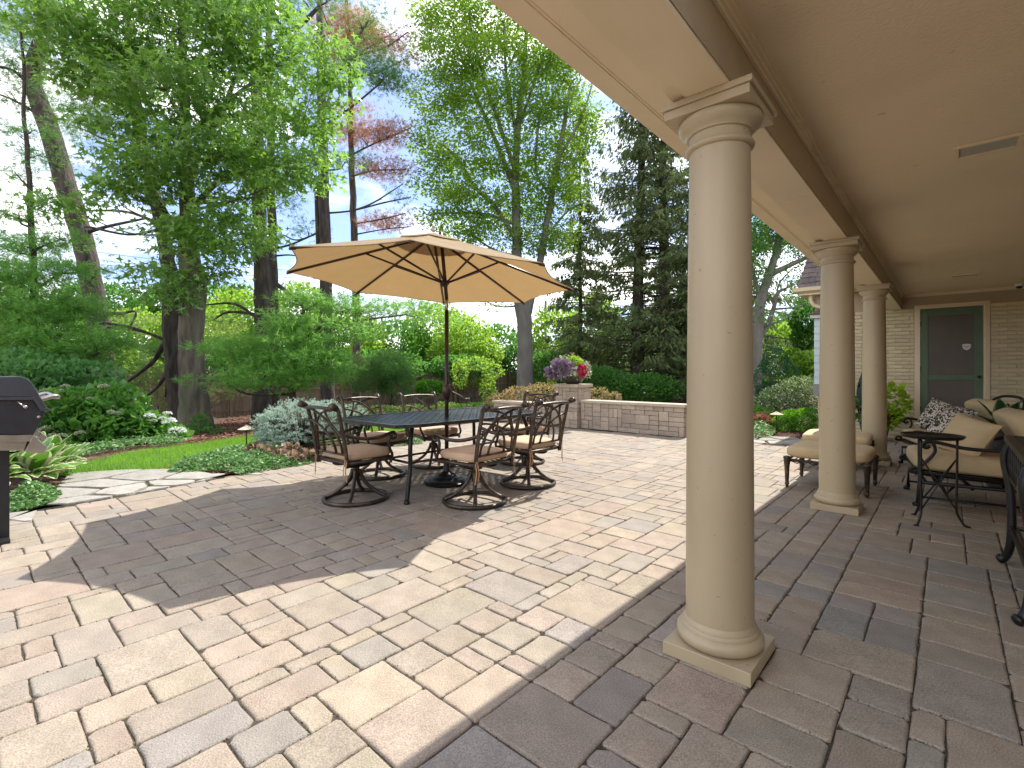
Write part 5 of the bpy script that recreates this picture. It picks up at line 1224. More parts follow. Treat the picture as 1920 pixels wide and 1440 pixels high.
plant('pine_tree', 'large pine with a curved leaning trunk at the far left', 'tree', gbase(196, 15),
      [[(200, 760, 36), (190, 640, 36), (178, 570, 35), (160, 470, 34), (132, 370, 34), (88, 230, 32), (60, 150, 27), (78, 70, 22), (100, -60, 14)]],
      [[(150, 440, 8), (200, 425, 6), (270, 410, 4)], [(190, 588, 6), (225, 588, 6), (255, 585, 4), (240, 620, 3)], [(190, 612, 6), (250, 618, 5), (310, 635, 3)], [(80, 220, 7), (30, 190, 4), (-20, 170, 3)], [(60, 160, 7), (20, 130, 4), (-30, 120, 3)], [(150, 500, 6), (190, 505, 4), (215, 512, 3)]],
      [(50, 190, 60, 25, 15), (20, 130, 60, 22, 15), (100, 130, 60, 22, 15.5), (110, 300, 40, 16, 15, .6), (210, 510, 22, 8, 15), (30, 60, 80, 30, 15), (140, 40, 70, 30, 15), (130, 210, 50, 16, 15, .5)],
      'pine', 150, 20, .005, M['l_pine'], M['barkd'], 15, csig=(.3, .13), kindtuft=True, tuftlen=.17)
plant('pine_tree', 'slender young pine with layered soft boughs at the left edge above the grill', 'tree', gbase(66, 11.5),
      [[(70, 780, 16), (68, 650, 14), (65, 560, 12), (60, 450, 10), (54, 330, 8), (46, 200, 6), (40, 60, 4)]],
      [[(66, 545, 5), (110, 515, 4), (145, 512, 3)], [(60, 420, 4), (10, 400, 3)], [(57, 380, 4), (100, 370, 3)], [(62, 480, 4), (20, 470, 3)]],
      [(30, 250, 50, 14, 11.5, .6), (25, 320, 45, 15, 11.5, .6), (75, 290, 35, 12, 11.8, .6), (35, 400, 60, 16, 11.3, .9), (90, 380, 40, 14, 11.5, .7), (30, 460, 65, 20, 11.3), (110, 450, 50, 18, 11.5, .8), (40, 510, 80, 24, 11), (120, 510, 50, 20, 11.3),
       (50, 570, 100, 34, 11), (140, 580, 60, 28, 11.4), (30, 620, 90, 40, 10.8), (130, 635, 90, 34, 11), (190, 660, 45, 26, 11.2), (60, 670, 80, 34, 10.8), (-40, 540, 80, 60, 11)],
      'pine', 560, 14, .0062, M['l_pinel'], M['barkd'], 11.5, csig=(.20, .055), kindtuft=True, tuftlen=.16)
plant('pine_tree', 'tall dark pine trunk right of the maple, seen against the sky', 'tree', gbase(492, 14.5),
      [[(492, 790, 34), (492, 700, 30), (493, 600, 29), (490, 500, 27), (486, 380, 24), (482, 250, 20), (478, 100, 17), (474, -60, 12)]],
      [[(490, 470, 5), (540, 460, 4), (590, 440, 2)], [(488, 600, 6), (440, 570, 5), (385, 572, 3)], [(488, 590, 6), (430, 585, 5), (400, 600, 2)], [(480, 100, 6), (560, 50, 9), (600, 10, 6)], [(482, 200, 6), (520, 170, 6), (550, 130, 4)]],
      [(520, 20, 60, 22, 14.5), (600, -10, 60, 22, 14.5), (420, 600, 45, 14, 15, .6), (440, 5, 60, 25, 14.8)],
      'pine', 70, 20, .005, M['l_pine'], M['barkd'], 14.5, csig=(.26, .12), kindtuft=True, tuftlen=.16)
plant('pine_tree', 'second thin dark pine trunk close behind the tall one', 'tree', gbase(517, 16),
      [[(515, 790, 20), (513, 640, 18), (511, 480, 17), (508, 300, 14), (505, 120, 11), (500, -60, 8)]],
      [[(512, 528, 8), (535, 545, 8), (562, 568, 5)], [(512, 480, 4), (540, 478, 3), (560, 480, 2)], [(510, 350, 4), (545, 320, 3)]],
      [(530, 380, 30, 12, 16, .6), (545, 300, 30, 12, 16, .6)], 'pine', 22, 16, .005, M['l_pine'], M['barkd'], 16, csig=(.25, .12), kindtuft=True, tuftlen=.16)
plant('young_pine', 'bushy bright green young pine with feathery boughs in front of the tall trunk', 'tree', gbase(560, 12.4),
      [[(548, 800, 12), (550, 700, 10), (560, 620, 8), (575, 560, 5)]], [[(550, 690, 6), (480, 680, 4), (400, 700, 3)], [(552, 650, 6), (610, 610, 5), (680, 600, 4), (760, 590, 3)]],
      [(600, 565, 80, 22, 12.5), (690, 585, 70, 20, 12.8, .8), (620, 620, 90, 30, 12.2), (540, 600, 40, 24, 12.2), (530, 655, 90, 30, 12), (440, 655, 60, 22, 11.9), (430, 660, 40, 14, 11.8), (600, 680, 80, 30, 12.2), (500, 705, 90, 24, 11.9), (420, 715, 50, 16, 11.8, .8), (580, 715, 60, 22, 12, .9), (760, 570, 70, 14, 13, .6), (800, 600, 60, 14, 13, .5)],
      'pine', 380, 14, .0066, M['l_pinel'], M['barkd'], 12.4, csig=(.20, .05), kindtuft=True, tuftlen=.17)
plant('pine_tree', 'tall bare-trunked pine with rust-brown dead needle clumps above the umbrella', 'tree', gbase(611, 18),
      [[(614, 745, 26), (612, 640, 24), (610, 500, 22), (607, 350, 19), (603, 200, 16), (600, 60, 13), (598, -60, 9)]],
      [[(604, 290, 6), (590, 260, 5), (588, 300, 4)], [(598, 470, 10), (594, 380, 8), (592, 330, 6)], [(606, 220, 6), (640, 120, 5), (690, 40, 4)], [(608, 400, 4), (660, 395, 3), (720, 380, 3), (770, 370, 2)], [(604, 170, 5), (660, 110, 4), (720, 90, 3), (765, 60, 2)], [(606, 340, 4), (560, 310, 3)], [(610, 430, 4), (560, 450, 3), (530, 440, 2)], [(604, 240, 6), (660, 200, 4), (720, 150, 3)]],
      [(700, 120, 50, 26, 18), (735, 145, 30, 22, 18), (650, 298, 45, 9, 18, .9), (700, 40, 40, 20, 18, .5), (560, 430, 30, 18, 18, .3), (740, 370, 26, 12, 18, .3)],
      'pine', 90, 20, .006, M['l_pine'], M['barkd'], 18, csig=(.28, .13), kindtuft=True, tuftlen=.2)
plant('pine_tree', 'thinner pine to its right with reddish dying boughs', 'tree', gbase(666, 20),
      [[(668, 745, 15), (668, 600, 14), (665, 450, 13), (660, 320, 11), (657, 200, 9), (652, 60, 7), (645, -60, 5)]],
      [[(662, 395, 3), (700, 380, 3), (755, 345, 2)], [(664, 420, 3), (720, 410, 3), (760, 400, 2)], [(660, 290, 4), (700, 270, 3), (770, 240, 2)], [(655, 120, 4), (690, 90, 3), (740, 60, 2)], [(658, 230, 4), (640, 200, 3), (610, 190, 2)], [(663, 330, 3), (700, 320, 3), (760, 318, 2)], [(664, 440, 3), (720, 430, 2), (770, 425, 2)]],
      [(650, 50, 60, 26, 20, 1.1), (640, 100, 50, 20, 19.5, .8), (690, 80, 50, 18, 20, .8), (730, 75, 40, 16, 20, .7), (655, 245, 40, 10, 20), (700, 258, 60, 13, 20), (730, 245, 40, 12, 20, .8), (720, 315, 50, 12, 20, .9), (700, 328, 40, 10, 20, .6), (715, 418, 40, 12, 20, .9), (740, 410, 30, 10, 20, .6), (660, 205, 34, 9, 20, .8), (760, 110, 26, 12, 20, .5)],
      'pine', 330, 20, .0055, M['l_pineb'], M['barkd'], 20, csig=(.26, .11), kindtuft=True, tuftlen=.18)
plant('shade_tree', 'tall airy tree with forked grey trunk and yellow-green leaves behind the umbrella', 'tree', gbase(985, 21),
      [[(986, 745, 34), (984, 680, 29), (984, 620, 28), (978, 560, 30), (970, 490, 19), (968, 400, 17), (966, 320, 14), (973, 220, 11), (984, 110, 8), (990, 0, 6), (992, -80, 4)],
       [(984, 620, 20), (990, 570, 22), (1006, 520, 14), (1020, 450, 13), (1034, 370, 12), (1046, 300, 11), (1058, 230, 8), (1070, 160, 5)]],
      [[(968, 450, 10), (930, 390, 8), (890, 350, 7), (860, 300, 6), (830, 270, 4)], [(966, 360, 11), (940, 290, 9), (910, 220, 7), (880, 150, 5), (850, 60, 4)], [(966, 320, 9), (935, 230, 8), (905, 140, 6), (880, 40, 4)], [(970, 260, 8), (950, 150, 6), (945, 40, 4)],
       [(972, 240, 7), (1000, 160, 5), (1030, 70, 3)], [(966, 420, 7), (900, 400, 5), (820, 400, 3)], [(1034, 370, 6), (1005, 320, 5), (1010, 230, 4)], [(1046, 300, 6), (1090, 220, 4), (1110, 160, 3)], [(968, 480, 6), (930, 470, 4), (880, 440, 3)], [(1020, 450, 5), (1060, 400, 4), (1090, 380, 2)]],
      [(800, 50, 24, 50, 21, .8), (850, 30, 60, 50, 21), (850, 110, 60, 50, 20.5), (930, 30, 70, 60, 21.5), (930, 120, 70, 50, 20.5), (1000, 90, 50, 60, 21), (1050, 150, 55, 60, 21.5), (820, 180, 55, 45, 21), (900, 200, 70, 50, 20.5), (980, 200, 60, 50, 21), (1070, 220, 55, 55, 21.5), (810, 260, 45, 40, 21), (880, 290, 70, 45, 20.5), (960, 300, 60, 45, 21), (1040, 300, 60, 45, 21), (1100, 250, 26, 40, 21, .6),
       (820, 340, 50, 36, 21), (890, 370, 70, 36, 20.5), (970, 380, 70, 40, 21.5), (1050, 370, 55, 40, 21), (850, 415, 70, 26, 21), (930, 440, 70, 30, 20.8), (1010, 440, 50, 40, 21), (1050, 440, 40, 30, 21, .7), (900, 560, 40, 20, 21, .4), (930, -50, 120, 50, 21, .4), (1060, 100, 60, 40, 21.5, .7)],
      'locust', 1150, 54, .135, M['l_locust'], M['barkg'], 21, csig=(.27, .13), shape='oval', drop=.3)
plant('shade_tree', 'tree with leaning limbs seen between the first two porch columns', 'tree', gbase(1416, 16),
      [[(1414, 760, 26), (1416, 680, 24), (1420, 620, 22), (1426, 565, 18), (1440, 520, 16), (1455, 480, 13), (1462, 430, 11), (1470, 370, 8), (1480, 280, 5)]],
      [[(1444, 515, 12), (1475, 500, 10), (1510, 484, 8), (1540, 470, 6)], [(1420, 640, 12), (1436, 615, 10), (1450, 580, 8), (1458, 550, 7), (1475, 540, 4)], [(1456, 560, 4), (1462, 530, 3), (1490, 500, 2)], [(1426, 560, 8), (1410, 500, 6), (1400, 440, 4)]],
      [(1440, 440, 40, 40, 16), (1480, 430, 40, 40, 16), (1510, 470, 30, 40, 16), (1425, 500, 22, 40, 16), (1500, 530, 40, 26, 16, .8), (1430, 590, 26, 26, 16, .6), (1510, 560, 24, 30, 16, .8), (1490, 590, 24, 16, 16, .4), (1420, 380, 60, 50, 16), (1480, 330, 60, 60, 16, .6), (1390, 470, 30, 50, 16, .8)],
      'mixed', 420, 30, .09, M['l_bgd'], M['barkg'], 16, csig=(.22, .14), shape='oval')
# spruces: whorls of drooping boughs
def spruce(label, px, d, H, Rb, trunk_r, seed, z0=.6, dens=1.0, lean=0, droop=.5):
    random.seed(seed); base = Vector(gbase(px, d)); t = thing('spruce_tree', label, 'tree', base)
    m = MB(); tp = [Vector((lean*z/H + random.gauss(0, .02), random.gauss(0, .02), z)) for z in np.linspace(-.1, H, 14)]; m.tube(tp, [max(.02, trunk_r*(1 - i/14.5)) for i in range(14)], 10); m.build('trunk', M['barkd'], t, smooth=True)
    bm = MB(); P = []; D = []
    z = z0
    while z < H - .3:
        f = 1 - z/H; L0 = Rb*(f**.75)*(.55 + .45*min(1, z/2.5))
        for k in range(random.randint(4, 6)):
            a = random.uniform(0, 2*math.pi); L_ = L0*random.uniform(.55, 1.15); c, s = math.cos(a), math.sin(a); zz = z + random.uniform(-.15, .15); zz0 = zz
            o = Vector((lean*zz/H, 0, zz)); pts = []
            for i in range(7): u = i/6; pts.append(o + Vector((c*L_*u, s*L_*u, L_*(.12*u - droop*u*u + .28*u**3))))
            bm.tube(pts, [.022*(1-i/7.5)*(.5+f) + .004 for i in range(7)], 4)
            nb = int(L_*17*dens)
            for q in range(nb):
                u = random.uniform(.18, 1)**.8; i = min(5, int(u*6)); p = pts[i].lerp(pts[i+1], u*6 - i)
                sd = random.choice((-1, 1)); sp = (1-u*.55)*L_*.34*random.uniform(.1, 1); e = p + Vector((-s*sd*sp + c*sp*.4, c*sd*sp + s*sp*.4, -sp*.35 - random.uniform(0, .12)))
                if random.random() < .35: bm.tube([p, e], [.005, .003], 3)
                for r_ in range(5):
                    w_ = (r_+1)/5; P.append(tuple(p.lerp(e, w_) + Vector((random.gauss(0, .05), random.gauss(0, .05), random.gauss(-.02, .05))))); D.append((e.x-p.x + random.gauss(0, .10), e.y-p.y + random.gauss(0, .10), e.z-p.z - random.uniform(.05, .30)))
        z += random.uniform(.26, .42)
    bm.build('boughs', M['barkd'], t, smooth=True)
    P = np.array(P); D = np.array(D); f = scatter('foliage', P, D, np.full(len(P), .21), 'spray', M['l_spruce'], t, jitter=.45); f['kind'] = 'stuff'
    return t
spruce('tall dark spruce with bare lower trunk, left one of the pair behind the stone wall', 1192, 23, 19, 4.3, .33, 41, dens=.5, lean=.5, droop=.3)
spruce('right spruce of the pair behind the stone wall, boughs reaching to the porch column', 1246, 22.5, 19, 4.4, .32, 42, dens=.5, lean=-.1, droop=.3)
spruce('thin spruce with sparse boughs between the shade tree and the spruce pair', 1088, 24, 15, 2.3, .14, 43, z0=1.2, dens=.6)
spruce('dense spruce mostly hidden behind the first porch column', 1345, 21, 16, 4, .3, 44, dens=.6)

# ------------------------------------------------------------------ trees and hedge beyond the fence
random.seed(5)
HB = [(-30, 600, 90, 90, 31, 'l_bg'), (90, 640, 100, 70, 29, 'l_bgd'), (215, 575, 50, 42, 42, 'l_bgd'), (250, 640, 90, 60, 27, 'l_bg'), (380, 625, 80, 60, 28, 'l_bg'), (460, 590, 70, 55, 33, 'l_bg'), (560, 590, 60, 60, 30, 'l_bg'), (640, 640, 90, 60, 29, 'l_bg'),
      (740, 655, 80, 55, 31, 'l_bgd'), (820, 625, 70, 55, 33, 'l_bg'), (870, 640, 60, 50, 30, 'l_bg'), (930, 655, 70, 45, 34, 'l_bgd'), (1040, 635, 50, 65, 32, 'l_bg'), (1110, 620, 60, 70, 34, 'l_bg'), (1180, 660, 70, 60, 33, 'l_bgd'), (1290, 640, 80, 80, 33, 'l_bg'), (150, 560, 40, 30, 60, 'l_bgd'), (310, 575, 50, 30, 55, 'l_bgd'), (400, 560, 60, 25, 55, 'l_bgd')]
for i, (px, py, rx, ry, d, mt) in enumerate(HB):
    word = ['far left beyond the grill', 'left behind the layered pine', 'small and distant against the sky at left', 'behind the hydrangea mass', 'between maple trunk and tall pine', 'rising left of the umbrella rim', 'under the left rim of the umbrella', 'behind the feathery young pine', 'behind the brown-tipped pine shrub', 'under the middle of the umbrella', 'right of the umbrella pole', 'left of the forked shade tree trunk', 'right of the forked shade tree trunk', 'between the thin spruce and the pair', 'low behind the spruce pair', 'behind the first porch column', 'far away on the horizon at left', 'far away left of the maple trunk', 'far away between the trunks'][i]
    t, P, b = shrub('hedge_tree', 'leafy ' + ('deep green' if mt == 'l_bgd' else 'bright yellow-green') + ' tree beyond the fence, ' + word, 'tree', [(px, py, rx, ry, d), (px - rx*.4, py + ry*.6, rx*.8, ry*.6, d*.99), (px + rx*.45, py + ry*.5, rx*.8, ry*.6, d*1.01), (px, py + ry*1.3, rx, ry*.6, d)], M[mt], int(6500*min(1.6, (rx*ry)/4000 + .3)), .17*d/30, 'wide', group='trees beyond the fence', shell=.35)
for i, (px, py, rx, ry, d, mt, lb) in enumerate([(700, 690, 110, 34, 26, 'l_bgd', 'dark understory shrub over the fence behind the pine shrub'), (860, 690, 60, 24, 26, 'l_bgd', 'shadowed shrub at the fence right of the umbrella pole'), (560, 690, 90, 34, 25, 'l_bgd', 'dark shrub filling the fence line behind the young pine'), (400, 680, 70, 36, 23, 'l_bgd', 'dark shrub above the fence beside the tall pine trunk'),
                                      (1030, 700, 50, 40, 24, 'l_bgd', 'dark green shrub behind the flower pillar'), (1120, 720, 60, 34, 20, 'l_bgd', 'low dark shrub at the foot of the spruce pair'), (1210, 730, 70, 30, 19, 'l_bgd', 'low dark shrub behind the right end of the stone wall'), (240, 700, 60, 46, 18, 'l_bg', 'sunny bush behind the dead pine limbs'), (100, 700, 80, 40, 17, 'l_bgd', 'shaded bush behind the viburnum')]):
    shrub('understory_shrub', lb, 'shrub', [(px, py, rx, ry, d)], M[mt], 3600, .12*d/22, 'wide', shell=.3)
shrub('pale_pine_shrub', 'pale yellow-green pine boughs hanging behind the maple trunk', 'shrub', [(300, 720, 60, 36, 14.5), (290, 770, 50, 20, 14), (415, 740, 30, 14, 15.5), (455, 735, 26, 10, 16), (420, 615, 40, 22, 19), (250, 600, 50, 14, 19)], M['l_pinep'], 1100, .16, tuft=.005, shell=.2)
shrub('pine_shrub', 'rounded green pine shrub with brown inner needles in front of the fence', 'shrub', [(730, 690, 45, 36, 15.5), (700, 710, 50, 30, 15.5), (745, 720, 35, 26, 15.5)], M['l_pine'], 2400, .17, tuft=.0045, shell=.25)
shrub('pine_shrub', 'brown and olive left half of the pine shrub by the fence', 'shrub', [(672, 690, 32, 24, 16.2), (660, 720, 26, 16, 16.2)], M['l_pinep'], 700, .15, tuft=.005, shell=.25)

# vines on the fence and small bushes before it
shrub('fence_vine', 'leafy vine arching over the fence right of the umbrella pole', 'vine', [(890, 682, 34, 14, 24), (925, 695, 22, 16, 25), (862, 700, 16, 30, 23), (915, 730, 16, 26, 24.5)], M['l_bg'], 1500, .10, 'wide', shell=.4)
shrub('leafy_bush', 'small bright bush in front of the fence behind the dining chairs', 'shrub', [(805, 728, 28, 14, 17)], M['l_box'], 700, .11, 'wide')
for i, (px, py, rx, lb) in enumerate([(655, 770, 30, 'yellow-edged low hedge plant left of the far chair backs'), (715, 772, 32, 'yellow-edged low hedge plant between the two far chairs'), (775, 770, 34, 'yellow-edged low hedge plant behind the far chair by the pole'), (835, 766, 30, 'yellow-edged low hedge plant left of the umbrella crank')]):
    shrub('variegated_hedge', lb, 'shrub', [(px, py, rx, 11, 13.8)], M['l_limeedge'], 900, .07, 'oval', group='row of yellow-edged plants', shell=.5)
shrub('lime_hedge', 'bright lime low hedge right of the umbrella crank', 'shrub', [(895, 764, 44, 9, 13.2), (950, 764, 40, 9, 13.2)], M['l_box'], 1500, .055, 'oval', shell=.5)
shrub('spirea_shrub', 'pinkish yellow spirea left of the flower pillar', 'shrub', [(975, 742, 36, 18, 12.2), (1020, 736, 34, 18, 12), (940, 752, 30, 14, 12.4)], M['l_spirea'], 2300, .06, 'oval', shell=.35)
shrub('spirea_shrub', 'pale spirea behind the low wall right of the flower pillar', 'shrub', [(1122, 740, 22, 15, 11.6), (1150, 745, 16, 10, 11.6)], M['l_spirea'], 700, .05, 'oval', shell=.3)

# ------------------------------------------------------------------ beds beside the patio
def blue_spruce():
    c0 = gp(560, 848); d = 8.1; base = Vector((at(560, HY, d).x, at(560, HY, d).y, terrain(at(560, HY, d).x, at(560, HY, d).y)))
    t = thing('blue_spruce', 'low spreading pale blue spruce beside the dining table', 'shrub', base)
    P = []; D = []; m = MB()
    bl = [(560, 795, 78, 42, 8.1), (510, 805, 36, 34, 7.9), (615, 785, 46, 36, 8.3), (560, 770, 60, 22, 8.3), (660, 790, 30, 34, 8.5), (500, 835, 28, 20, 7.8), (540, 830, 40, 22, 7.8)]
    C, cen = blob_pts(bl, n=1150, shell=.75)
    ctr = np.array(at(565, 815, 8.2)); C = C[C[:, 2] > base.z + .08]
    for q in C:
        o = Vector(q); d_ = (o - Vector(ctr)); d_.z *= .5; d_.normalize(); d_ += Vector((random.gauss(0, .35), random.gauss(0, .35), random.gauss(.05, .12)))
        for k in range(9): P.append(tuple(o + d_*(-.10 + k*.016) + Vector((random.gauss(0, .016), random.gauss(0, .016), random.gauss(0, .009))))); D.append(tuple(d_ + Vector((random.gauss(0, .5), random.gauss(0, .5), .25))))
        if random.random() < .5: m.tube([Vector(ctr) - base + Vector((0, 0, -.15)), o - base - d_*.1], [.012, .004], 3)
    f = tufts('foliage', np.array(P) - np.array(base), np.array(D), .032, .0028, M['l_blue'], t, per=7, spread=.6); f['kind'] = 'stuff'
    m.build('branches', M['barkd'], t)
blue_spruce()
t, P, b = shrub('hydrangea_shrub', 'large leafy hydrangea mass dotted with flat cream flower heads left of the lawn', 'shrub', [(170, 800, 90, 50, 8.6), (120, 780, 60, 50, 8.4), (215, 770, 50, 50, 8.9), (235, 815, 40, 30, 8.8), (150, 835, 80, 24, 8.3), (100, 825, 30, 30, 8.2), (265, 800, 24, 30, 9)], M['l_hyd'], 5200, .115, 'wide', shell=.7)
cand = P[(P - np.array(at(170, 800, 9.6)))@np.array([-FW[0], -FW[1], .55]) > .55]
def flower_head(parent, p, r, mat, base):
    n = 110; q = rng.normal(0, 1, (n, 3)); q /= np.linalg.norm(q, axis=1, keepdims=True); q[:, 2] = np.abs(q[:, 2])*.6
    o = scatter('flower_head', q*r, q + rng.normal(0, .5, (n, 3)), np.full(n, r*.38), 'wide', mat, parent); o.location = Vector(p) - base; return o
for p in cand[rng.choice(len(cand), min(60, len(cand)), replace=False)]:
    flower_head(t, p + np.array([-FW[0]*.12, -FW[1]*.12, .09]), random.uniform(.035, .07), M['l_cream'], b)
t, P, b = shrub('hydrangea_shrub', 'small hydrangea with round white flower balls beside the maple trunk', 'shrub', [(300, 808, 26, 26, 9.2), (325, 820, 22, 18, 9.1), (280, 795, 16, 18, 9.3)], M['l_hyd'], 620, .12, 'wide', shell=.5)
for (px, py, rr) in [(314, 776, 6), (279, 782, 9), (318, 791, 10), (332, 810, 12), (316, 822, 7), (341, 828, 8), (304, 785, 5), (288, 790, 5)]:
    flower_head(t, tuple(at(px, py, 8.95)), rr*9/FPX, M['l_white'], b)
shrub('viburnum_shrub', 'tall soft green shrub behind the grill with many small overlapping leaves', 'shrub', [(60, 720, 90, 50, 9.8), (150, 715, 70, 36, 10.2), (40, 690, 70, 34, 10), (200, 740, 45, 26, 10.2), (20, 770, 60, 50, 9.4), (110, 690, 50, 22, 10.4)], M['l_vib'], 5200, .10, 'wide', shell=.55)
shrub('small_shrub', 'small green sapling at the foot of the maple trunk', 'shrub', [(372, 798, 16, 20, 10.8), (395, 812, 26, 10, 10.6), (350, 815, 16, 8, 10.4)], M['l_bgd'], 620, .075, 'oval', shell=.3)
# hostas: leaves are parts
hl_ = [leaf_mesh('leaf', M['hosta'], .30, .085, .75, .18), leaf_mesh('leaf', M['hosta'], .24, .075, 1.0, .2), leaf_mesh('leaf', M['hosta'], .34, .095, .55, .15)]
def hosta(label, px, py, s, n, seed):
    random.seed(seed); b = gp(px, py); b.z = max(b.z, -.02); t = thing('hosta', label, 'plant', b, 0, 'hostas beside the grill post')
    for i in range(n):
        u = i/n; yaw = i*137.5 + random.uniform(-12, 12); pit = 72 - 66*u + random.uniform(-8, 8)
        o = link('leaf', random.choice(hl_), t); r = .04 + .14*u; a = R(yaw)
        o.location = (-math.sin(a)*r*s, math.cos(a)*r*s, (.20 - .10*u)*s); o.rotation_euler = Euler((R(pit), R(random.uniform(-12, 12)), a)); k = s*random.uniform(.85, 1.15); o.scale = (k, k, k)
hosta('cream-edged hosta clump in front, right behind the grill post', 52, 915, 1.05, 46, 1)
hosta('cream-edged hosta clump at the back left under the grill tray', 15, 895, 1.05, 40, 2)
hosta('cream-edged hosta clump touching the flagstones', 95, 893, .95, 40, 3)
hosta('cream-edged hosta at the very left edge by the pavers', -40, 935, 1.1, 34, 4)
hosta('low hosta clump between the grill and the hydrangea', 60, 880, .9, 30, 6)
def cover(name, label, cat, poly_px, n, size, mat, h=.12, shape='oval', z=0, holes=None, lump=.5):
    W_ = [gp(*p) for p in poly_px]; poly = [(p.x, p.y) for p in W_]; P = np.array(poly); lo, hi = P.min(0), P.max(0); q = rng.uniform(lo, hi, (n*6, 2)); q = q[inside_np(q[:, 0], q[:, 1], poly)][:n]
    # mound: height falls to the rim
    seg = np.array(poly); nx_ = np.roll(seg, -1, 0); dist = np.full(len(q), 9.)
    for a, b in zip(seg, nx_):
        ab = b - a; t_ = np.clip(((q-a)@ab)/(ab@ab), 0, 1); dist = np.minimum(dist, np.linalg.norm(q - (a + t_[:, None]*ab), axis=1))
    hh = h*np.minimum(1, dist/.14)**.6*(1 + lump*np.sin(q[:, 0]*9.1)*np.cos(q[:, 1]*8.3))
    z_ = np.array([terrain(a, b) for a, b in q]) + .03 + hh*rng.uniform(.35, 1, len(q))
    pts = np.c_[q, z_]; D = rng.normal(0, 1, (len(q), 3)); D[:, 2] = np.abs(D[:, 2])*.35
    o = scatter(name, pts, D, np.full(len(pts), size), shape, mat); return tag(o, label, cat, kind='stuff')
cover('ground_cover', 'small-leaved glossy ground cover along the pavers in front of the path lamp', 'ground cover', [(315, 893), (330, 875), (380, 858), (430, 850), (470, 845), (530, 850), (560, 862), (590, 868), (560, 878), (500, 888), (455, 897), (420, 886), (370, 890)], 9500, .042, M['l_pachy'], .085)
cover('ground_cover', 'patch of leafy ground cover between hostas and pavers at left', 'ground cover', [(10, 962), (12, 940), (50, 925), (95, 922), (112, 935), (95, 950), (60, 960), (30, 968)], 3600, .036, M['l_pachy'], .12)
cover('ground_cover', 'ground cover strip at the foot of the hydrangea', 'ground cover', [(90, 872), (170, 856), (260, 842), (340, 834), (345, 826), (250, 832), (160, 846), (90, 858)], 2600, .05, M['l_pachy'], .09)
cover('ground_cover', 'low green cover under the blue spruce by the patio edge', 'ground cover', [(560, 880), (600, 868), (640, 858), (700, 846), (790, 836), (800, 826), (700, 830), (600, 850)], 4200, .04, M['l_pachy'], .10)
cover('ground_cover', 'grey-green ground cover by the side flagstones past the first column', 'ground cover', [(1395, 826), (1395, 798), (1430, 796), (1455, 812), (1445, 824)], 2200, .045, M['l_pachy'], .13)
for i, (px, py, lb) in enumerate([(505, 862, 'bronze coral bells nearest the path lamp'), (530, 870, 'bronze coral bells in front of the blue spruce, left of centre'), (556, 872, 'bronze coral bells at the middle of the spruce edge'), (583, 868, 'bronze coral bells by the left chair back'), (610, 862, 'bronze coral bells behind the left dining chair'), (545, 856, 'dark coral bells in the shade under the spruce'), (482, 856, 'pinkish coral bells beside the path lamp'), (640, 856, 'coral bells seen under the left dining chair')]):
    c = gp(px, py); d = c.x*FW[0] + c.y*FW[1]
    shrub('coral_bells', lb, 'plant', [(px, py - 8, 20, 12, d)], M['l_heuch'], 190, .075, 'wide', group='coral bells before the blue spruce', stems=False, shell=.4)
shrub('coral_bells', 'orange-bronze coral bells in the side bed past the first column', 'plant', [(1425, 790, 24, 10, 10.6)], M['l_orange'], 420, .07, 'wide', stems=False)
shrub('boxwood_hedge', 'rounded bright green clipped hedge in the side bed', 'hedge', [(1490, 790, 36, 21, 10.2), (1515, 788, 30, 22, 10), (1470, 792, 20, 17, 10.2)], M['l_box'], 5200, .042, 'oval', shell=.82)
shrub('boxwood_hedge', 'low clipped hedge behind the side path lamp', 'hedge', [(1420, 776, 36, 12, 11.4)], M['l_box'], 1700, .045, 'oval', shell=.8)
shrub('white_shrub', 'arching white-variegated shrub under the white bay', 'shrub', [(1475, 745, 50, 26, 11.6), (1515, 735, 34, 30, 11.4), (1435, 755, 26, 16, 11.6), (1500, 720, 36, 14, 11.8)], M['l_varieg'], 4600, .055, 'oval', shell=.45)
shrub('arborvitae', 'dark green cone-shaped evergreen left of the white bay', 'shrub', [(1455, 712, 36, 44, 14.5), (1452, 680, 22, 28, 14.5), (1460, 740, 42, 26, 14.3)], M['l_dark'], 8500, .055, 'spray', shell=.85)
for i, (px, py, rx, ry, d, mt, lb) in enumerate([(1450, 650, 46, 46, 22, 'l_bg', 'sunlit yellow-green tree behind the dark cone evergreen'), (1510, 670, 40, 40, 19, 'l_bg', 'sunlit shrub between the cone evergreen and the bay'), (1440, 620, 60, 20, 40, 'l_bgd', 'distant green tree low in the gap past the first column'), (1512, 600, 26, 34, 17, 'l_bgd', 'dark leafy tree close to the roof gutter'), (1400, 700, 40, 50, 20, 'l_bgd', 'dark shrub at the right edge of the first column'), (1510, 690, 24, 30, 16, 'l_bg', 'light green bush against the bay siding')]):
    shrub('hedge_tree', lb, 'tree', [(px, py, rx, ry, d), (px, py + ry, rx, ry*.6, d)], M[mt], 2300, .16*d/22, 'wide', shell=.3)

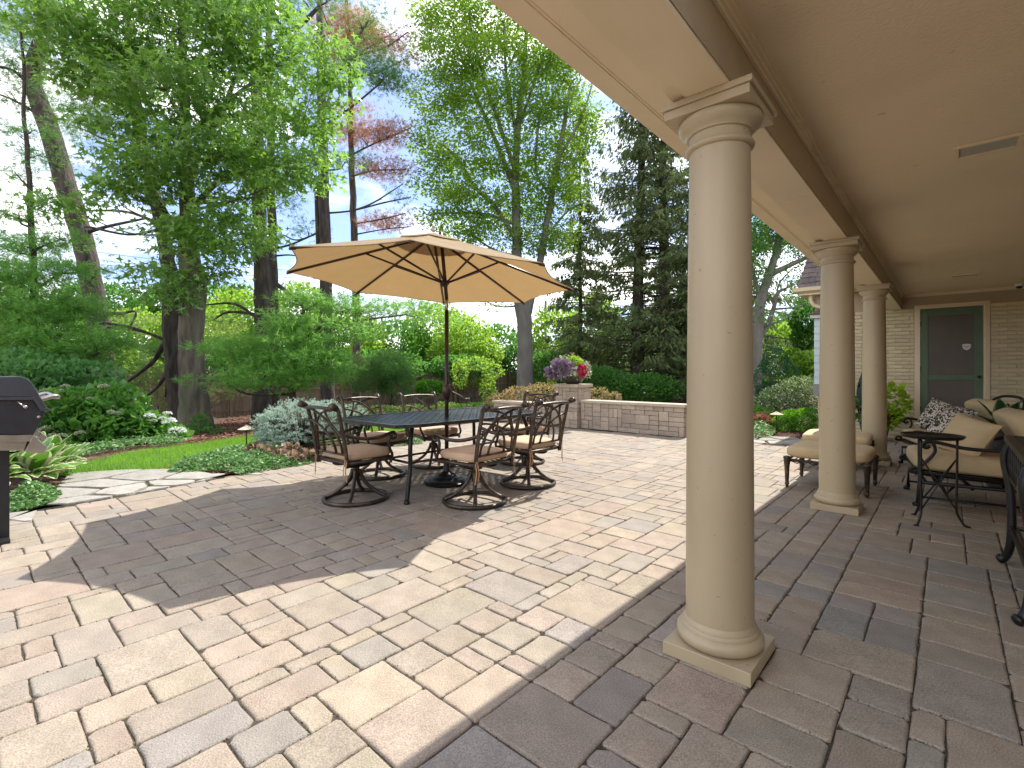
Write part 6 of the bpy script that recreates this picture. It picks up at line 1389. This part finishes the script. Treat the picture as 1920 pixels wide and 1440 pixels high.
# ------------------------------------------------------------------ wires, pole, ribbon, litter
for i, (y0, y1) in enumerate([(468, 486), (482, 500), (490, 506)]):
    a, b = at(150, y0, 62), at(900, y1 + 22, 62); m = MB(); m.tube([a.lerp(b, t) + Vector((0, 0, -1.2*4*t*(1-t))) for t in np.linspace(0, 1, 13)], .025, 4); tag(m.build('power_line', M['wire']), ['top', 'middle', 'lowest'][i] + ' of three thin power lines crossing the sky beyond the pines', 'cable')
p = at(1023, 560, 60); up = thing('utility_pole', 'distant wooden utility pole right of the umbrella', 'pole', (p.x, p.y, terrain(p.x, p.y)))
m = MB(); m.tube([(0, 0, 0), (0, 0, 10.5)], .16, 8); m.build('pole', M['bark'], up)
rp_ = at(640, 715, 17.2); m = MB(); m.box(-.02, .02, -.002, .002, -.25, .25, T=Matrix.Translation(rp_) @ Matrix.Rotation(R(-18), 4, Vector((FW[0], FW[1], 0)))); tag(m.build('ribbon', M['pink']), 'pink marking ribbon hanging in front of the fence', 'ribbon')
# fallen bits: mulch chips along the bed edges
def chips(name, label, poly_px, n, size, mat):
    W_ = [gp(*p) for p in poly_px]; poly = [(p.x, p.y) for p in W_]; P = np.array(poly); q = rng.uniform(P.min(0), P.max(0), (n*6, 2)); q = q[inside_np(q[:, 0], q[:, 1], poly)][:n]
    z_ = np.array([terrain(a, b) for a, b in q]) + rng.uniform(0, .014, len(q)); D = rng.normal(0, 1, (len(q), 3)); D[:, 2] *= .15
    o = scatter(name, np.c_[q, z_], D, np.full(len(q), size), 'oval', mat, up=2.5, roll=.5); return tag(o, label, 'mulch', kind='stuff')
M['chip'] = leaf_mat('bark_chip', (.07, .03, .018), (.26, .13, .075), (.1, .05, .03), .02, .9)
chips('mulch_chips', 'loose reddish bark mulch along the bed by the pavers', [(250, 890), (330, 870), (420, 850), (500, 845), (620, 838), (800, 815), (830, 826), (640, 862), (560, 885), (450, 903), (330, 896)], 9000, .045, M['chip'])
chips('mulch_chips', 'bark mulch round the maple trunk and back to the fence', [(350, 812), (420, 786), (500, 782), (560, 790), (480, 816), (400, 827), (345, 832)], 9000, .07, M['chip'])
chips('mulch_chips', 'bark mulch beside the hostas at the left paver edge', [(0, 972), (60, 968), (120, 945), (130, 925), (100, 905), (0, 940)], 2500, .035, M['chip'])
chips('mulch_chips', 'bark mulch in the side bed past the first column', [(1400, 832), (1500, 824), (1545, 812), (1545, 790), (1400, 795)], 3000, .045, M['chip'])
